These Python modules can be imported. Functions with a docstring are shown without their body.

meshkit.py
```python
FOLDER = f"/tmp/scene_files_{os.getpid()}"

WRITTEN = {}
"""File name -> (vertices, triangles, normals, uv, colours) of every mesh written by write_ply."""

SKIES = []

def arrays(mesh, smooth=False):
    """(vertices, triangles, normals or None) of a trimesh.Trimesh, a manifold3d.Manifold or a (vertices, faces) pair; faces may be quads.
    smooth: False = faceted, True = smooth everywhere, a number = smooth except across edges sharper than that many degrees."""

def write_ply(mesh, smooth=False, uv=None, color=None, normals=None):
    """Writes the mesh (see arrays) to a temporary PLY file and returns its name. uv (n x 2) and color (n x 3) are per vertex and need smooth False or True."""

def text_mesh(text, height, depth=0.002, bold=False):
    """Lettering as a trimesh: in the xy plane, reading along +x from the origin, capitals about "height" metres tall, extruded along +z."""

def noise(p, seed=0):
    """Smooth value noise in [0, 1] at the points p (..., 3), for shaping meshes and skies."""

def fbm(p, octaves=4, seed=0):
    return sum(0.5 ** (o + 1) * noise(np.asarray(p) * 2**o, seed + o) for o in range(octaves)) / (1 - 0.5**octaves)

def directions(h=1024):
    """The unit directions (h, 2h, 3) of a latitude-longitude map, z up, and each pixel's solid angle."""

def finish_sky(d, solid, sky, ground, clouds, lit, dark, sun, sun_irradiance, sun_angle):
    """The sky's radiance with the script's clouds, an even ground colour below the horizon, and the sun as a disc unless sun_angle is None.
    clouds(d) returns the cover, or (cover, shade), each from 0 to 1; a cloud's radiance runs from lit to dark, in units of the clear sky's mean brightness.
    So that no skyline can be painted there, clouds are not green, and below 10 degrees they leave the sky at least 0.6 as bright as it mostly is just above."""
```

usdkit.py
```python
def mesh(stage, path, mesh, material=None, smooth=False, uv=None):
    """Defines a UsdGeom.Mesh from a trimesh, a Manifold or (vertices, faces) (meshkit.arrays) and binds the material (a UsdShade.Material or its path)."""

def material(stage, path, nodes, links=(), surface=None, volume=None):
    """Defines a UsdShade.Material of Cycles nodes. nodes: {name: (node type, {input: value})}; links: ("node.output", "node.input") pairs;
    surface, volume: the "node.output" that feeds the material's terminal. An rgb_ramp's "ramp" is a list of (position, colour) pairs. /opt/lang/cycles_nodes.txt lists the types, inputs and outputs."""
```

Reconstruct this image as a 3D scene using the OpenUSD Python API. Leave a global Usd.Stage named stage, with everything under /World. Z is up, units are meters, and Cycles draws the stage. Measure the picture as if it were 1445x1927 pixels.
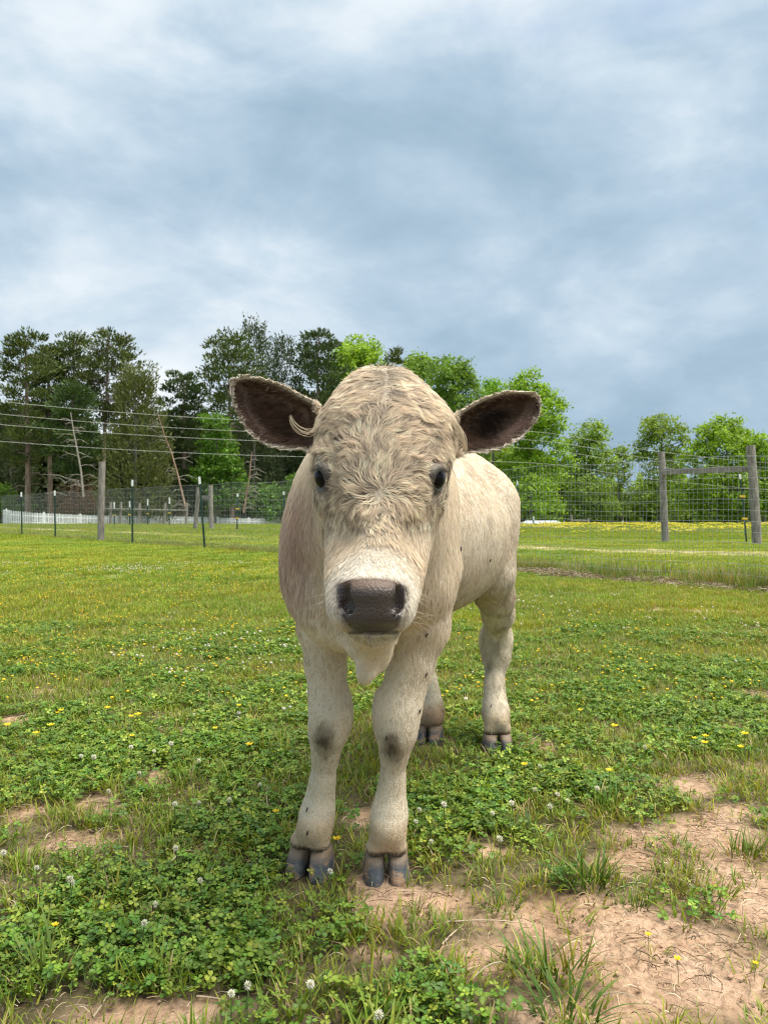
import math, os
import numpy as np, trimesh, usdkit
from meshkit import noise, fbm
from pxr import Usd, UsdGeom, UsdLux, UsdShade, Sdf, Gf, Vt
from scipy.spatial import cKDTree, ConvexHull

stage = Usd.Stage.CreateInMemory()
UsdGeom.SetStageUpAxis(stage, "Z")
UsdGeom.Xform.Define(stage, "/World")
SKIP = set(os.environ.get("SKIP", "").split(","))

# ---------------------------------------------------------------- camera, sky, sun, exposure
EYE = 0.75
cam = UsdGeom.Camera.Define(stage, "/World/camera")
cam.CreateFocalLengthAttr(26.0)
cam.CreateHorizontalApertureAttr(26.0 * 1445 / 1448)
cam.AddTranslateOp().Set((0, 0, EYE))
cam.AddRotateXOp().Set(90)
cam.CreateFStopAttr(15.0)
cam.CreateFocusDistanceAttr(1.16)
cam.CreateExposureAttr(2.32)
SUN_DIR = np.array([.34, -.10, .93]); SUN_DIR /= np.linalg.norm(SUN_DIR)
SUN_EL, SUN_ROT = math.asin(SUN_DIR[2]), math.atan2(SUN_DIR[0], SUN_DIR[1])
sun = UsdLux.DistantLight.Define(stage, "/World/sun")
sun.CreateNormalizeAttr(True); sun.CreateIntensityAttr(0.4); sun.CreateAngleAttr(48.0); sun.CreateColorAttr((1.0, .95, .86))
sun.AddOrientOp().Set(Gf.Quatf(Gf.Rotation(Gf.Vec3d(0, 0, 1), Gf.Vec3d(*SUN_DIR.tolist())).GetQuat()))
sky_m = usdkit.material(stage, "/World/Looks/cloudy_sky", {
    "sky": ("sky_texture", {"sky_type": "single_scattering", "sun_disc": False, "sun_elevation": SUN_EL, "sun_rotation": SUN_ROT}),
    "tc": ("texture_coordinate", {}),
    "big_map": ("mapping", {"location": (7.7, 1.9, 6.1), "rotation": (0, 0, -.26), "scale": (1.25, 1.25, 2.5)}),
    "big": ("noise_texture", {"scale": 1.25, "detail": 7.0, "roughness": .50, "distortion": .25}),
    "fine_map": ("mapping", {"location": (8.3, 2.2, 5.0), "scale": (1.2, 1.2, 2.2)}),
    "fine": ("noise_texture", {"scale": 3.6, "detail": 9.0, "roughness": .58, "distortion": .3}),
    "sum": ("mix_float", {"fac": .34}),
    "shade": ("rgb_ramp", {"ramp": [(.36, (1.36, 1.92, 2.46)), (.42, (1.64, 2.22, 2.76)), (.475, (2.05, 2.62, 3.14)), (.52, (2.58, 3.07, 3.50)), (.565, (3.20, 3.54, 3.82)), (.63, (3.88, 4.04, 4.18))]}),
    "gap_map": ("mapping", {"location": (1.3, 7.7, 2.0), "scale": (1.2, 1.2, 2.4)}),
    "gap_n": ("noise_texture", {"scale": 1.6, "detail": 5.0, "roughness": .5, "distortion": .3}),
    "cover": ("map_range", {"range_type": "smoothstep", "from_min": .30, "from_max": .44, "to_min": .75, "to_max": 1.0, "clamp": True}),
    "dim": ("mix", {"mix_type": "multiply", "fac": 1.0, "color2": (.62, .70, .80)}),
    "all": ("mix", {"mix_type": "mix"}),
    "bg": ("background_shader", {"strength": 0.05})},
    [("tc.generated", "big_map.vector"), ("big_map.vector", "big.vector"), ("tc.generated", "fine_map.vector"),
     ("fine_map.vector", "fine.vector"), ("big.fac", "sum.a"), ("fine.fac", "sum.b"), ("sum.result", "shade.fac"), ("tc.generated", "gap_map.vector"), ("gap_map.vector", "gap_n.vector"),
     ("gap_n.fac", "cover.value"), ("sky.color", "dim.color1"), ("dim.color", "all.color1"), ("shade.color", "all.color2"), ("cover.result", "all.fac"), ("all.color", "bg.color")], surface="bg.background")
dome = UsdLux.DomeLight.Define(stage, "/World/sky")
UsdShade.MaterialBindingAPI.Apply(dome.GetPrim()).Bind(sky_m)
dome.GetPrim().SetCustomDataByKey("kind", "structure")

# ---------------------------------------------------------------- helpers
counts = {}
def numbered(parent, name):
    k = f"{parent}/{name}"
    c = counts.get(k, 0); counts[k] = c + 1
    return k if c == 0 else f"{k}_{c:03d}"
def path_of(p): return p if isinstance(p, str) else str(p.GetPath())
def tag(o, label=None, cat=None, group=None, kind=None):
    p = o if isinstance(o, Usd.Prim) else o.GetPrim()
    for k, v in (("label", label), ("category", cat), ("group", group), ("kind", kind)):
        if v: p.SetCustomDataByKey(k, v)
    return p
def thing(name, loc=(0, 0, 0), rz=0., label=None, cat=None, group=None):
    x = UsdGeom.Xform.Define(stage, numbered("/World", name))
    x.AddTranslateOp().Set(tuple(float(c) for c in loc)); x.AddRotateZOp().Set(float(rz)); x.AddScaleOp().Set((1, 1, 1))
    return tag(x, label, cat, group)
def tinted(prim, tint, how="vertex"):
    UsdGeom.PrimvarsAPI(prim).CreatePrimvar("tint", Sdf.ValueTypeNames.Color3fArray, how).Set(Vt.Vec3fArray.FromNumpy(np.asarray(tint, np.float32)))
def obj(name, m, mat, parent="/World", smooth=False, tint=None):
    g = usdkit.mesh(stage, numbered(path_of(parent), name), m, mat, smooth=smooth)
    if tint is not None: tinted(g, tint)
    return g.GetPrim()
def dup(src, loc, rz=0., scale=1., label=None, group=None):
    was = src.GetCustomData()
    base = src.GetName()
    if base[-4] == "_" and base[-3:].isdigit(): base = base[:-4]
    x = UsdGeom.Xform.Define(stage, numbered("/World", base))
    p = x.GetPrim()
    p.GetReferences().AddInternalReference(src.GetPath())
    for a, v in (("xformOp:translate", Gf.Vec3d(*[float(c) for c in loc])), ("xformOp:rotateZ", float(rz)), ("xformOp:scale", Gf.Vec3f(float(scale)))):
        p.GetAttribute(a).Set(v)
    tag(p, label or was["label"], was["category"], group or was.get("group"))
    p.SetInstanceable(True)
    return p
def move(p, loc, rz=0., scale=1.):
    p.GetAttribute("xformOp:translate").Set(Gf.Vec3d(*[float(c) for c in loc])); p.GetAttribute("xformOp:rotateZ").Set(float(rz)); p.GetAttribute("xformOp:scale").Set(Gf.Vec3f(float(scale)))
def mat(name, nodes, links, surface="p.BSDF"):
    return usdkit.material(stage, f"/World/Looks/{name}", nodes, links, surface=surface)
def at(px, py, y):                                   # the point at depth y metres whose bearing is px, py
    return np.array([(px - 722.5) / 1448 * y, y, EYE - (py - 963.5) / 1448 * y])
def on_ground(px, py):
    y = EYE * 1448 / (py - 963.5)
    return np.array([(px - 722.5) / 1448 * y, y])
def gz(x, y):                                        # the lie of the land: a field that falls away past its crest
    x, y = np.asarray(x, float), np.asarray(y, float)
    t = np.clip(y - 44, 0, 60)
    z = -.05 * np.where(t < 4, t * t / 8, t - 2)
    near = np.clip((2.9 - np.hypot(x * .9, y - 1.9)) / .8, 0, 1)
    p = np.stack([x, y, 0 * x], -1)
    return z + (fbm(p * 1.3, 3, 5) - .5) * .05 * (1 - near) * np.clip((60 - y) / 20, 0, 1)
class MB:                                            # collects triangles for one mesh
    def __init__(s): s.v, s.f, s.n = [], [], 0
    def add(s, v, f):
        v, f = np.asarray(v, float), np.asarray(f, int)
        if f.shape[1] == 4: f = np.vstack([f[:, [0, 1, 2]], f[:, [0, 2, 3]]])
        s.v.append(v); s.f.append(f + s.n); s.n += len(v); return s
    def mesh(s, m): return s.add(m.vertices, m.faces)
    def tube(s, pts, rad, sides=6, cap=True):
        p = np.asarray(pts, float); r = np.broadcast_to(rad, (len(p),)).astype(float)
        t = np.gradient(p, axis=0); t /= np.linalg.norm(t, axis=1, keepdims=True) + 1e-12
        a = np.cross(t, np.where(np.abs(t[:, 2:]) < .9, [0, 0, 1.], [1., 0, 0])); a /= np.linalg.norm(a, axis=1, keepdims=True) + 1e-12
        b = np.cross(t, a); ang = np.arange(sides) * 2 * np.pi / sides
        v = p[:, None] + r[:, None, None] * (np.cos(ang)[None, :, None] * a[:, None] + np.sin(ang)[None, :, None] * b[:, None])
        i, j = np.meshgrid(np.arange(len(p) - 1), np.arange(sides), indexing="ij")
        q = np.stack([i * sides + j, i * sides + (j + 1) % sides, (i + 1) * sides + (j + 1) % sides, (i + 1) * sides + j], -1).reshape(-1, 4)
        f = np.vstack([q[:, [0, 1, 2]], q[:, [0, 2, 3]]])
        if cap:
            k = np.arange(1, sides - 1); e = (len(p) - 1) * sides
            f = np.vstack([f, np.stack([0 * k, k + 1, k], 1), np.stack([0 * k + e, e + k, e + k + 1], 1)])
        return s.add(v.reshape(-1, 3), f)
    def box(s, c, size, rz=0., tilt=None):
        m = trimesh.creation.box(size)
        if tilt is not None: m.apply_transform(tilt)
        m.apply_transform(trimesh.transformations.rotation_matrix(rz, [0, 0, 1])); m.apply_translation(c)
        return s.mesh(m)
    def bar(s, a, b, w, d):                           # a rectangular beam from a to b
        a, b = np.array(a, float), np.array(b, float); L = np.linalg.norm(b - a)
        m = trimesh.creation.box((w, d, L)); m.apply_transform(trimesh.geometry.align_vectors([0, 0, 1], (b - a) / L)); m.apply_translation((a + b) / 2)
        return s.mesh(m)
    def out(s): return np.vstack(s.v), np.vstack(s.f)
def quats(yaw, tilt=None, axis=None):
    n = len(yaw); q = np.zeros((n, 4)); q[:, 0], q[:, 3] = np.cos(yaw / 2), np.sin(yaw / 2)
    if tilt is not None:
        w, x, y = np.cos(tilt / 2), np.sin(tilt / 2) * np.cos(axis), np.sin(tilt / 2) * np.sin(axis)
        q = np.stack([w * q[:, 0], x * q[:, 0] + y * q[:, 3], y * q[:, 0] - x * q[:, 3], w * q[:, 3]], 1)
    return q
def scatter(name, protos, pos, yaw, scale, which, label=None, cat=None, tilt=None, axis=None, parent="/World"):
    path = numbered(path_of(parent), name)
    pi = UsdGeom.PointInstancer.Define(stage, path)
    UsdGeom.Scope.Define(stage, path + "/prototypes")
    targets = []
    for k, (m, t, material) in enumerate(protos):
        g = usdkit.mesh(stage, f"{path}/prototypes/clump_{k + 1:03d}", m, material)
        if t is not None: tinted(g, t)
        targets.append(g.GetPath())
    pi.CreatePrototypesRel().SetTargets(targets)
    pi.CreateProtoIndicesAttr(Vt.IntArray.FromNumpy(np.asarray(which, np.int32)))
    pi.CreatePositionsAttr(Vt.Vec3fArray.FromNumpy(np.asarray(pos, np.float32)))
    q = quats(np.asarray(yaw), tilt, axis)
    pi.CreateOrientationsAttr(Vt.QuathArray([Gf.Quath(*map(float, r)) for r in q]))
    s = np.asarray(scale, np.float32); s = np.repeat(s[:, None], 3, 1) if s.ndim == 1 else s
    pi.CreateScalesAttr(Vt.Vec3fArray.FromNumpy(s))
    return tag(pi, label, cat, kind="stuff")

# ---------------------------------------------------------------- materials
def leaf_mat(name, gain=1., translucent=.35, vary=.25, hue=.03, rough=.55, drift=0., spec=.25):
    """Foliage: colour from the mesh's tint, varied plant by plant and, over metres, with drier and lusher ground."""
    n = {"t": ("attribute", {"attribute": "tint"}), "oi": ("object_info", {}),
         "val": ("map_range", {"to_min": gain * (1 - vary), "to_max": gain * (1 + vary)}), "hs": ("hsv", {"fac": 1.0}),
         "hu": ("map_range", {"to_min": .5 - hue, "to_max": .5 + hue}), "wn": ("white_noise_texture", {"dimensions": "1D"}),
         "p": ("principled_bsdf", {"roughness": rough, "specular_ior_level": spec}), "tr": ("translucent_bsdf", {}), "m": ("mix_closure", {"fac": translucent}),
         "g": ("geometry", {}), "dn": ("noise_texture", {"scale": .55, "detail": 3.0}), "dr": ("map_range", {"from_min": .35, "from_max": .65, "to_min": 0., "to_max": drift, "clamp": True}),
         "dry": ("mix", {"mix_type": "multiply", "color2": (1.75, 1.25, .95)}), "warm": ("mix", {"mix_type": "multiply", "fac": 1.0, "color2": (1.15, 1.1, .55)})}
    l = [("oi.random", "val.value"), ("oi.random", "wn.w"), ("wn.value", "hu.value"), ("t.color", "hs.color"), ("val.result", "hs.value"), ("hu.result", "hs.hue"),
         ("g.position", "dn.vector"), ("dn.fac", "dr.value"), ("dr.result", "dry.fac"), ("hs.color", "dry.color1"), ("dry.color", "p.base_color"), ("dry.color", "warm.color1"), ("warm.color", "tr.color"),
         ("p.BSDF", "m.closure1"), ("tr.BSDF", "m.closure2")]
    return mat(name, n, l, "m.closure")
def bark_mat(name, a, b, scale=8.):
    return mat(name, {"tc": ("geometry", {}), "mp": ("mapping", {"scale": (1, 1, .18)}), "n": ("noise_texture", {"scale": scale, "detail": 5.0}), "r": ("rgb_ramp", {"ramp": [(.3, a), (.7, b)]}),
                      "bu": ("bump", {"strength": .7, "distance": .03}), "p": ("principled_bsdf", {"roughness": .9})},
               [("tc.position", "mp.vector"), ("mp.vector", "n.vector"), ("n.fac", "r.fac"), ("r.color", "p.base_color"), ("n.fac", "bu.height"), ("bu.normal", "p.normal")])
def plain(name, col, rough=.6, metal=0., spec=.5, vary=.15, scale=30.):
    lo, hi = [c * (1 - vary) for c in col], [min(1, c * (1 + vary)) for c in col]
    return mat(name, {"g": ("geometry", {}), "n": ("noise_texture", {"scale": scale, "detail": 4.0}), "r": ("rgb_ramp", {"ramp": [(.3, lo), (.7, hi)]}),
                      "p": ("principled_bsdf", {"roughness": rough, "metallic": metal, "specular_ior_level": spec})}, [("g.position", "n.vector"), ("n.fac", "r.fac"), ("r.color", "p.base_color")])
M_CLOVER = leaf_mat("clover_leaf", 1., .30, .22, .02, .45, .25)
M_GRASS = leaf_mat("grass_blade", 1., .35, .22, .03, .5, .5)
M_FIELD = leaf_mat("field_grass", 1., .35, .20, .025, .6, .6)
M_PINE = leaf_mat("pine_needles", 1., .15, .05, .01, .6)
M_BROAD = leaf_mat("broad_leaves", 1., .40, .05, .01, .5)
M_STRAW = leaf_mat("dry_straw", 1., .15, .3, .02, .7)
M_PETAL = leaf_mat("petals", 1., .35, .1, .01, .5)
M_PINE_BARK = bark_mat("pine_bark", (.15, .10, .08), (.34, .25, .205), 5.)
M_GREY_BARK = bark_mat("grey_bark", (.09, .08, .07), (.22, .20, .18), 5.)
M_DEAD = bark_mat("bleached_wood", (.20, .175, .15), (.42, .375, .335), 9.)
M_DEAD_RED = bark_mat("dead_red_bark", (.22, .13, .09), (.40, .27, .21), 6.)
M_POST = bark_mat("weathered_post", (.13, .115, .10), (.33, .295, .26), 25.)
M_TPOST = plain("green_steel", (.018, .05, .036), .45, 0, .5)
M_WHITE = plain("white_paint", (.78, .79, .80), .5)
M_VINYL = plain("white_pickets", (.70, .71, .73), .5)
M_WIRE = plain("galvanised_wire", (.30, .31, .31), .5, .3)
M_CABLE = plain("pale_cable", (.44, .43, .41), .5)
M_YELLOW = plain("yellow_plastic", (.75, .50, .06), .4)
U_BACK, U_SIDE = np.array([.3245, .9459, 0]), np.array([.9459, -.3245, 0])
def bp(t, l, z):                                     # body frame: t metres back from the front feet, l to the picture's right, z up
    p = np.array([-.048, 1.60, 0]) + t * U_BACK + l * U_SIDE
    p[2] = z
    return p
BODY_AXES = np.stack([U_SIDE, U_BACK, [0, 0, 1.]])   # rows: local axes
I3 = np.eye(3)

class Field:
    def __init__(s, lo, hi, h):
        s.lo, s.h = np.array(lo, float), h
        s.n = np.ceil((np.array(hi) - s.lo) / h).astype(int) + 1
        s.d = np.full(s.n, .25, np.float32)
    def block(s, lo, hi):
        a = np.clip(np.floor((np.array(lo) - s.lo) / s.h).astype(int), 0, s.n)
        b = np.clip(np.ceil((np.array(hi) - s.lo) / s.h).astype(int) + 1, 0, s.n)
        sl = tuple(slice(x, y) for x, y in zip(a, b))
        g = np.meshgrid(*[s.lo[k] + s.h * np.arange(a[k], b[k]) for k in range(3)], indexing="ij")
        return sl, np.stack(g, -1).astype(np.float32)
    def put(s, fn, lo, hi, k, cut=False):
        m = k + .03
        sl, p = s.block(np.array(lo) - m, np.array(hi) + m)
        if 0 in p.shape: return
        new, old = fn(p).astype(np.float32), s.d[sl]
        if cut:
            new = -new
            hh = np.maximum(k - np.abs(old - new), 0) / max(k, 1e-6)
            s.d[sl] = np.maximum(old, new) + hh * hh * k / 4
        else:
            hh = np.maximum(k - np.abs(old - new), 0) / max(k, 1e-6)
            s.d[sl] = np.minimum(old, new) - hh * hh * k / 4
    def cone(s, a, ra, b, rb, k=.03, cut=False, flat=None):
        a, b = np.array(a, float), np.array(b, float)
        ax, L2 = b - a, max(float((b - a) @ (b - a)), 1e-9)
        def fn(p):
            q = p - a
            t = np.clip(q @ ax / L2, 0, 1)
            v = q - t[..., None] * ax
            if flat is not None:                       # squeeze across one direction
                n, f = np.array(flat[0], float), flat[1]
                v = v + (v @ n)[..., None] * n * (1 / f - 1)
                return (np.linalg.norm(v, axis=-1) - (ra + (rb - ra) * t)) * min(1, f * 1.3)
            return np.linalg.norm(v, axis=-1) - (ra + (rb - ra) * t)
        R = max(ra, rb)
        s.put(fn, np.minimum(a, b) - R, np.maximum(a, b) + R, k, cut)
    def chain(s, pts, k=.02):
        for (a, ra), (b, rb) in zip(pts[:-1], pts[1:]): s.cone(a, ra, b, rb, k)
    def ball(s, c, r, k=.03, axes=I3, cut=False):
        c, r, axes = np.array(c, float), np.broadcast_to(np.array(r, float), 3), np.array(axes, float)
        def fn(p):
            q = (p - c) @ axes.T
            k0 = np.linalg.norm(q / r, axis=-1)
            k1 = np.linalg.norm(q / r**2, axis=-1)
            return k0 * (k0 - 1) / np.maximum(k1, 1e-6)
        R = np.abs(axes.T) @ r
        s.put(fn, c - R, c + R, k, cut)

def surface_nets(d, lo, h):
    s = d < 0
    nx, ny, nz = d.shape
    c = sum(s[i:nx-1+i, j:ny-1+j, k:nz-1+k].astype(np.int8) for i, j, k in np.ndindex(2, 2, 2))
    act = (c > 0) & (c < 8)
    cell = np.argwhere(act)
    idx = np.full(act.shape, -1, np.int64); idx[act] = np.arange(len(cell))
    acc, cnt = np.zeros((len(cell), 3)), np.zeros(len(cell))
    corners = [np.array(x) for x in np.ndindex(2, 2, 2)]
    val = [d[cell[:, 0]+o[0], cell[:, 1]+o[1], cell[:, 2]+o[2]] for o in corners]
    for i in range(8):
        for j in range(i + 1, 8):
            if np.abs(corners[i] - corners[j]).sum() != 1: continue
            m = (val[i] < 0) != (val[j] < 0)
            t = val[i][m] / (val[i][m] - val[j][m])
            acc[m] += corners[i] + t[:, None] * (corners[j] - corners[i]); cnt[m] += 1
    v = lo + h * (cell + acc / cnt[:, None])
    quads = []
    for ax in range(3):
        o = [0, 0, 0]; o[ax] = 1
        a = s[:nx-o[0], :ny-o[1], :nz-o[2]]; b = s[o[0]:, o[1]:, o[2]:]
        e = np.argwhere(a != b)
        u, w = [k for k in range(3) if k != ax]
        e = e[(e[:, u] > 0) & (e[:, w] > 0) & (e[:, u] < d.shape[u]-1) & (e[:, w] < d.shape[w]-1)]
        flip = a[e[:, 0], e[:, 1], e[:, 2]]
        q = []
        for du, dw in ((1, 1), (0, 1), (0, 0), (1, 0)):
            f = e.copy(); f[:, u] -= du; f[:, w] -= dw
            q.append(idx[f[:, 0], f[:, 1], f[:, 2]])
        q = np.stack(q, 1)
        if ax == 1: flip = ~flip
        q[~flip] = q[~flip][:, ::-1]
        quads.append(q)
    return v, np.vstack(quads)

def poly_sd(p, poly):                                 # signed distance to a closed polygon, p (...,2)
    poly = np.array(poly, float)
    d, inside = np.full(p.shape[:-1], 1e9), np.zeros(p.shape[:-1], bool)
    for a, b in zip(poly, np.roll(poly, -1, 0)):
        e = b - a; q = p - a
        t = np.clip(q @ e / (e @ e), 0, 1)
        d = np.minimum(d, np.linalg.norm(q - t[..., None] * e, axis=-1))
        cr = ((a[1] <= p[..., 1]) != (b[1] <= p[..., 1])) & (q[..., 0] < e[0] * q[..., 1] / (e[1] if e[1] else 1e-12))
        inside ^= cr
    return np.where(inside, -d, d)

def round_poly(poly, n=2):
    p = np.array(poly, float)
    for _ in range(n):
        q = np.roll(p, -1, 0)
        p = np.stack([.75 * p + .25 * q, .25 * p + .75 * q], 1).reshape(-1, 2)
    return p

EAR_L = round_poly([(610, 758), (575, 742), (540, 722), (505, 706), (462, 697), (424, 704), (422, 738), (434, 778), (458, 818), (488, 843), (528, 853), (568, 854), (610, 866)])
EAR_R = round_poly([(845, 782), (878, 760), (912, 741), (955, 727), (1000, 726), (1031, 742), (1029, 778), (1008, 812), (980, 836), (947, 853), (910, 859), (872, 862), (840, 868)])

def ear_frame(side):
    # an ear lies in a plane that leans back from its root; n points to the front
    y0, root = 1.31, at(595 if side < 0 else 857, 805, 1.31)
    out = np.array([side * .97, .22, 0.]); out /= np.linalg.norm(out)
    n = np.cross(out, [0, 0, 1.]) * side
    if n[1] > 0: n = -n
    n = n + np.array([0, 0, -.12]); n /= np.linalg.norm(n)
    v = np.cross(n, out); v /= np.linalg.norm(v)
    if v[2] < 0: v = -v
    poly_px = EAR_L if side < 0 else EAR_R
    P = []
    cam = np.array([0, 0, EYE])
    for px, py in poly_px:                             # where the bearing meets the ear's plane
        r = at(px, py, 1.) - cam
        t = ((root - cam) @ n) / (r @ n)
        w = cam + t * r - root
        P.append((w @ out, w @ v))
    return root, out, v, n, np.array(P)

def ear_local(p, fr):
    root, out, v, n, P = fr
    q = p - root
    uv = np.stack([q @ out, q @ v], -1)
    sd = poly_sd(uv, P)
    inn = np.clip(-sd, 0, .034) / .034
    cup = -.038 * (1 - (1 - inn) ** 2) + .35 * np.maximum(uv[..., 1], 0) * 0
    return uv, sd, q @ n - cup + .010 * 0

def put_ear(F, side):
    fr = ear_frame(side)
    root, out, v, n, P = fr
    w3 = root + P[:, :1] * out + P[:, 1:] * v
    def fn(p):
        uv, sd, w = ear_local(p, fr)
        th = np.where(uv[..., 0] < .02, .009, .0058)
        a, b = sd + .004, np.abs(w) - th
        k = .008
        hh = np.maximum(k - np.abs(a - b), 0) / k
        return (np.maximum(a, b) + hh * hh * k / 4) * .75
    F.put(fn, w3.min(0) - .03, w3.max(0) + .03, .018)

def build_calf(h=.005):
    F = Field([-.36, .93, -.01], [.55, 2.72, 1.04], h)
    B = BODY_AXES
    # trunk
    F.ball(bp(.08, .0, .715), (.155, .20, .215), .05, B)
    F.ball(bp(.42, .005, .70), (.185, .40, .222), .09, B)
    F.ball(bp(.60, .005, .675), (.190, .26, .195), .07, B)
    F.ball(bp(.80, .0, .755), (.168, .19, .165), .08, B)
    F.cone(bp(.06, 0, .875), .05, bp(.80, 0, .875), .055, .09)          # back line
    F.cone(bp(.80, 0, .85), .07, bp(.97, 0, .79), .06, .06)             # croup
    # shoulders
    for l in (-1, 1):
        F.cone(bp(.10, l * .083 + .004, .83), .073, bp(-.01, l * .113 + .014, .60), .059, .06)
        F.ball(bp(-.01, l * .110 + .018, .64), (.058, .10, .12), .05, B)
    # neck and brisket
    F.cone(bp(.05, .006, .76), .158, at(722, 830, 1.36), .115, .08)
    F.cone(bp(.02, 0, .66), .14, at(712, 960, 1.33), .095, .08)
    F.ball(bp(-.06, -.005, .565), (.105, .10, .10), .05, B)             # brisket
    F.cone(at(702, 1170, 1.30), .045, at(697, 1215, 1.44), .045, .06)
    F.cone(at(697, 1190, 1.38), .030, at(688, 1264, 1.385), .020, .03, flat=(B[0], .80))    # dewlap
    F.cone(at(705, 1205, 1.44), .034, at(712, 1238, 1.47), .02, .03, flat=(B[0], .7))
    F.cone(at(688, 1268, 1.385), .016, at(728, 1225, 1.50), .02, .03, flat=(B[0], .6))
    # front legs
    F.chain([(at(618, 1085, 1.66), .060), (at(610, 1180, 1.645), .054), (at(613, 1255, 1.63), .041), (at(617, 1310, 1.615), .0365),
             (at(619, 1350, 1.60), .0375), (at(616, 1385, 1.598), .0345), (at(612, 1425, 1.605), .0245), (at(607, 1470, 1.612), .024),
             (at(602, 1505, 1.617), .0265), (at(596, 1538, 1.615), .0340), (at(592, 1562, 1.600), .0315)], .03)
    F.chain([(at(808, 1070, 1.61), .066), (at(792, 1180, 1.605), .056), (at(772, 1255, 1.60), .046), (at(757, 1310, 1.59), .041),
             (at(749, 1350, 1.578), .040), (at(746, 1385, 1.575), .0355), (at(741, 1425, 1.580), .0245), (at(738, 1470, 1.588), .0235),
             (at(735, 1505, 1.592), .027), (at(732, 1538, 1.590), .0350), (at(730, 1564, 1.577), .0325)], .03)
    for x, y in ((598, 1.645), (737, 1.62)):                            # dew claws
        for s in (-1, 1): F.ball(at(x + s * 15, 1563, y + .012), (.012, .012, .014), .012)
    for c, y in ((648, 1.62), (716, 1.60)):                             # inner swell above the knee
        F.ball(at(c, 1340, y), (.016, .03, .045), .03)
    # hind legs
    for l, xs, y0, wide in ((1, (933, 930, 931, 933, 935, 937), 2.40, 1.), (-1, (800, 806, 812, 811, 808, 806), 2.50, 1.)):
        F.cone(bp(.80, l * .085, .76), .112, bp(.75, l * .126, .57), .062, .08)
        F.ball(bp(.84, l * .098, .66), (.070, .14, .17), .06, B)
        hock = at(xs[0], 1213 if l > 0 else 1200, y0 + .125)
        F.chain([(bp(.76, l * .126, .56), .060), (bp(.83, l * .126, .49), .049), (bp(.90, l * .120, .43), .0435), (hock + [0, -.005, .03], .041), (hock, .039), (hock + [0, -.005, -.045], .034),
                 (at(xs[1], 1290, y0 + .085), .0245), (at(xs[2], 1322, y0 + .07), .0265), (at(xs[3], 1347, y0 + .055), .0335), (at(xs[4], 1360 if l > 0 else 1350, y0 + .034), .031)], .05)
        F.cone(hock + [0, .03, .035], .02, hock + [0, .035, .11], .016, .03)
    for (px, py, y, yaw), (fx, fy, fyy), r0 in (((582, 1600, 1.590, -.32), (592, 1562, 1.600), .0315), ((727, 1600, 1.565, .02), (730, 1564, 1.577), .0325), ((937, 1384, 2.415, .10), (935, 1360, 2.434), .030), ((806, 1371, 2.52, -.25), (808, 1350, 2.534), .030)):
        f = at(px, py, y)
        for s in (-1, 1):                                               # each pastern forks to its two claws
            q = np.array([f[0] + s * .0215 * math.cos(yaw), f[1] + .012 + s * .0215 * math.sin(yaw), .064])
            F.cone(at(fx + s * 5, fy, fyy), r0 - .004, q, .0225, .020)
            F.cone(q, .0225, q - [0, -.006, .006], .0225, .006)
    # tail
    F.chain([(bp(1.0, 0, .86), .035), (bp(1.04, .03, .78), .026), (bp(1.05, .08, .62), .018), (bp(1.04, .095, .48), .017), (bp(1.03, .10, .40), .010)], .03)
    # head
    F.ball(at(726, 818, 1.275), (.121, .115, .098), .03)
    F.ball(at(722, 885, 1.235), (.092, .10, .105), .05)
    F.ball(at(718, 752, 1.31), (.056, .075, .050), .06)
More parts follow.
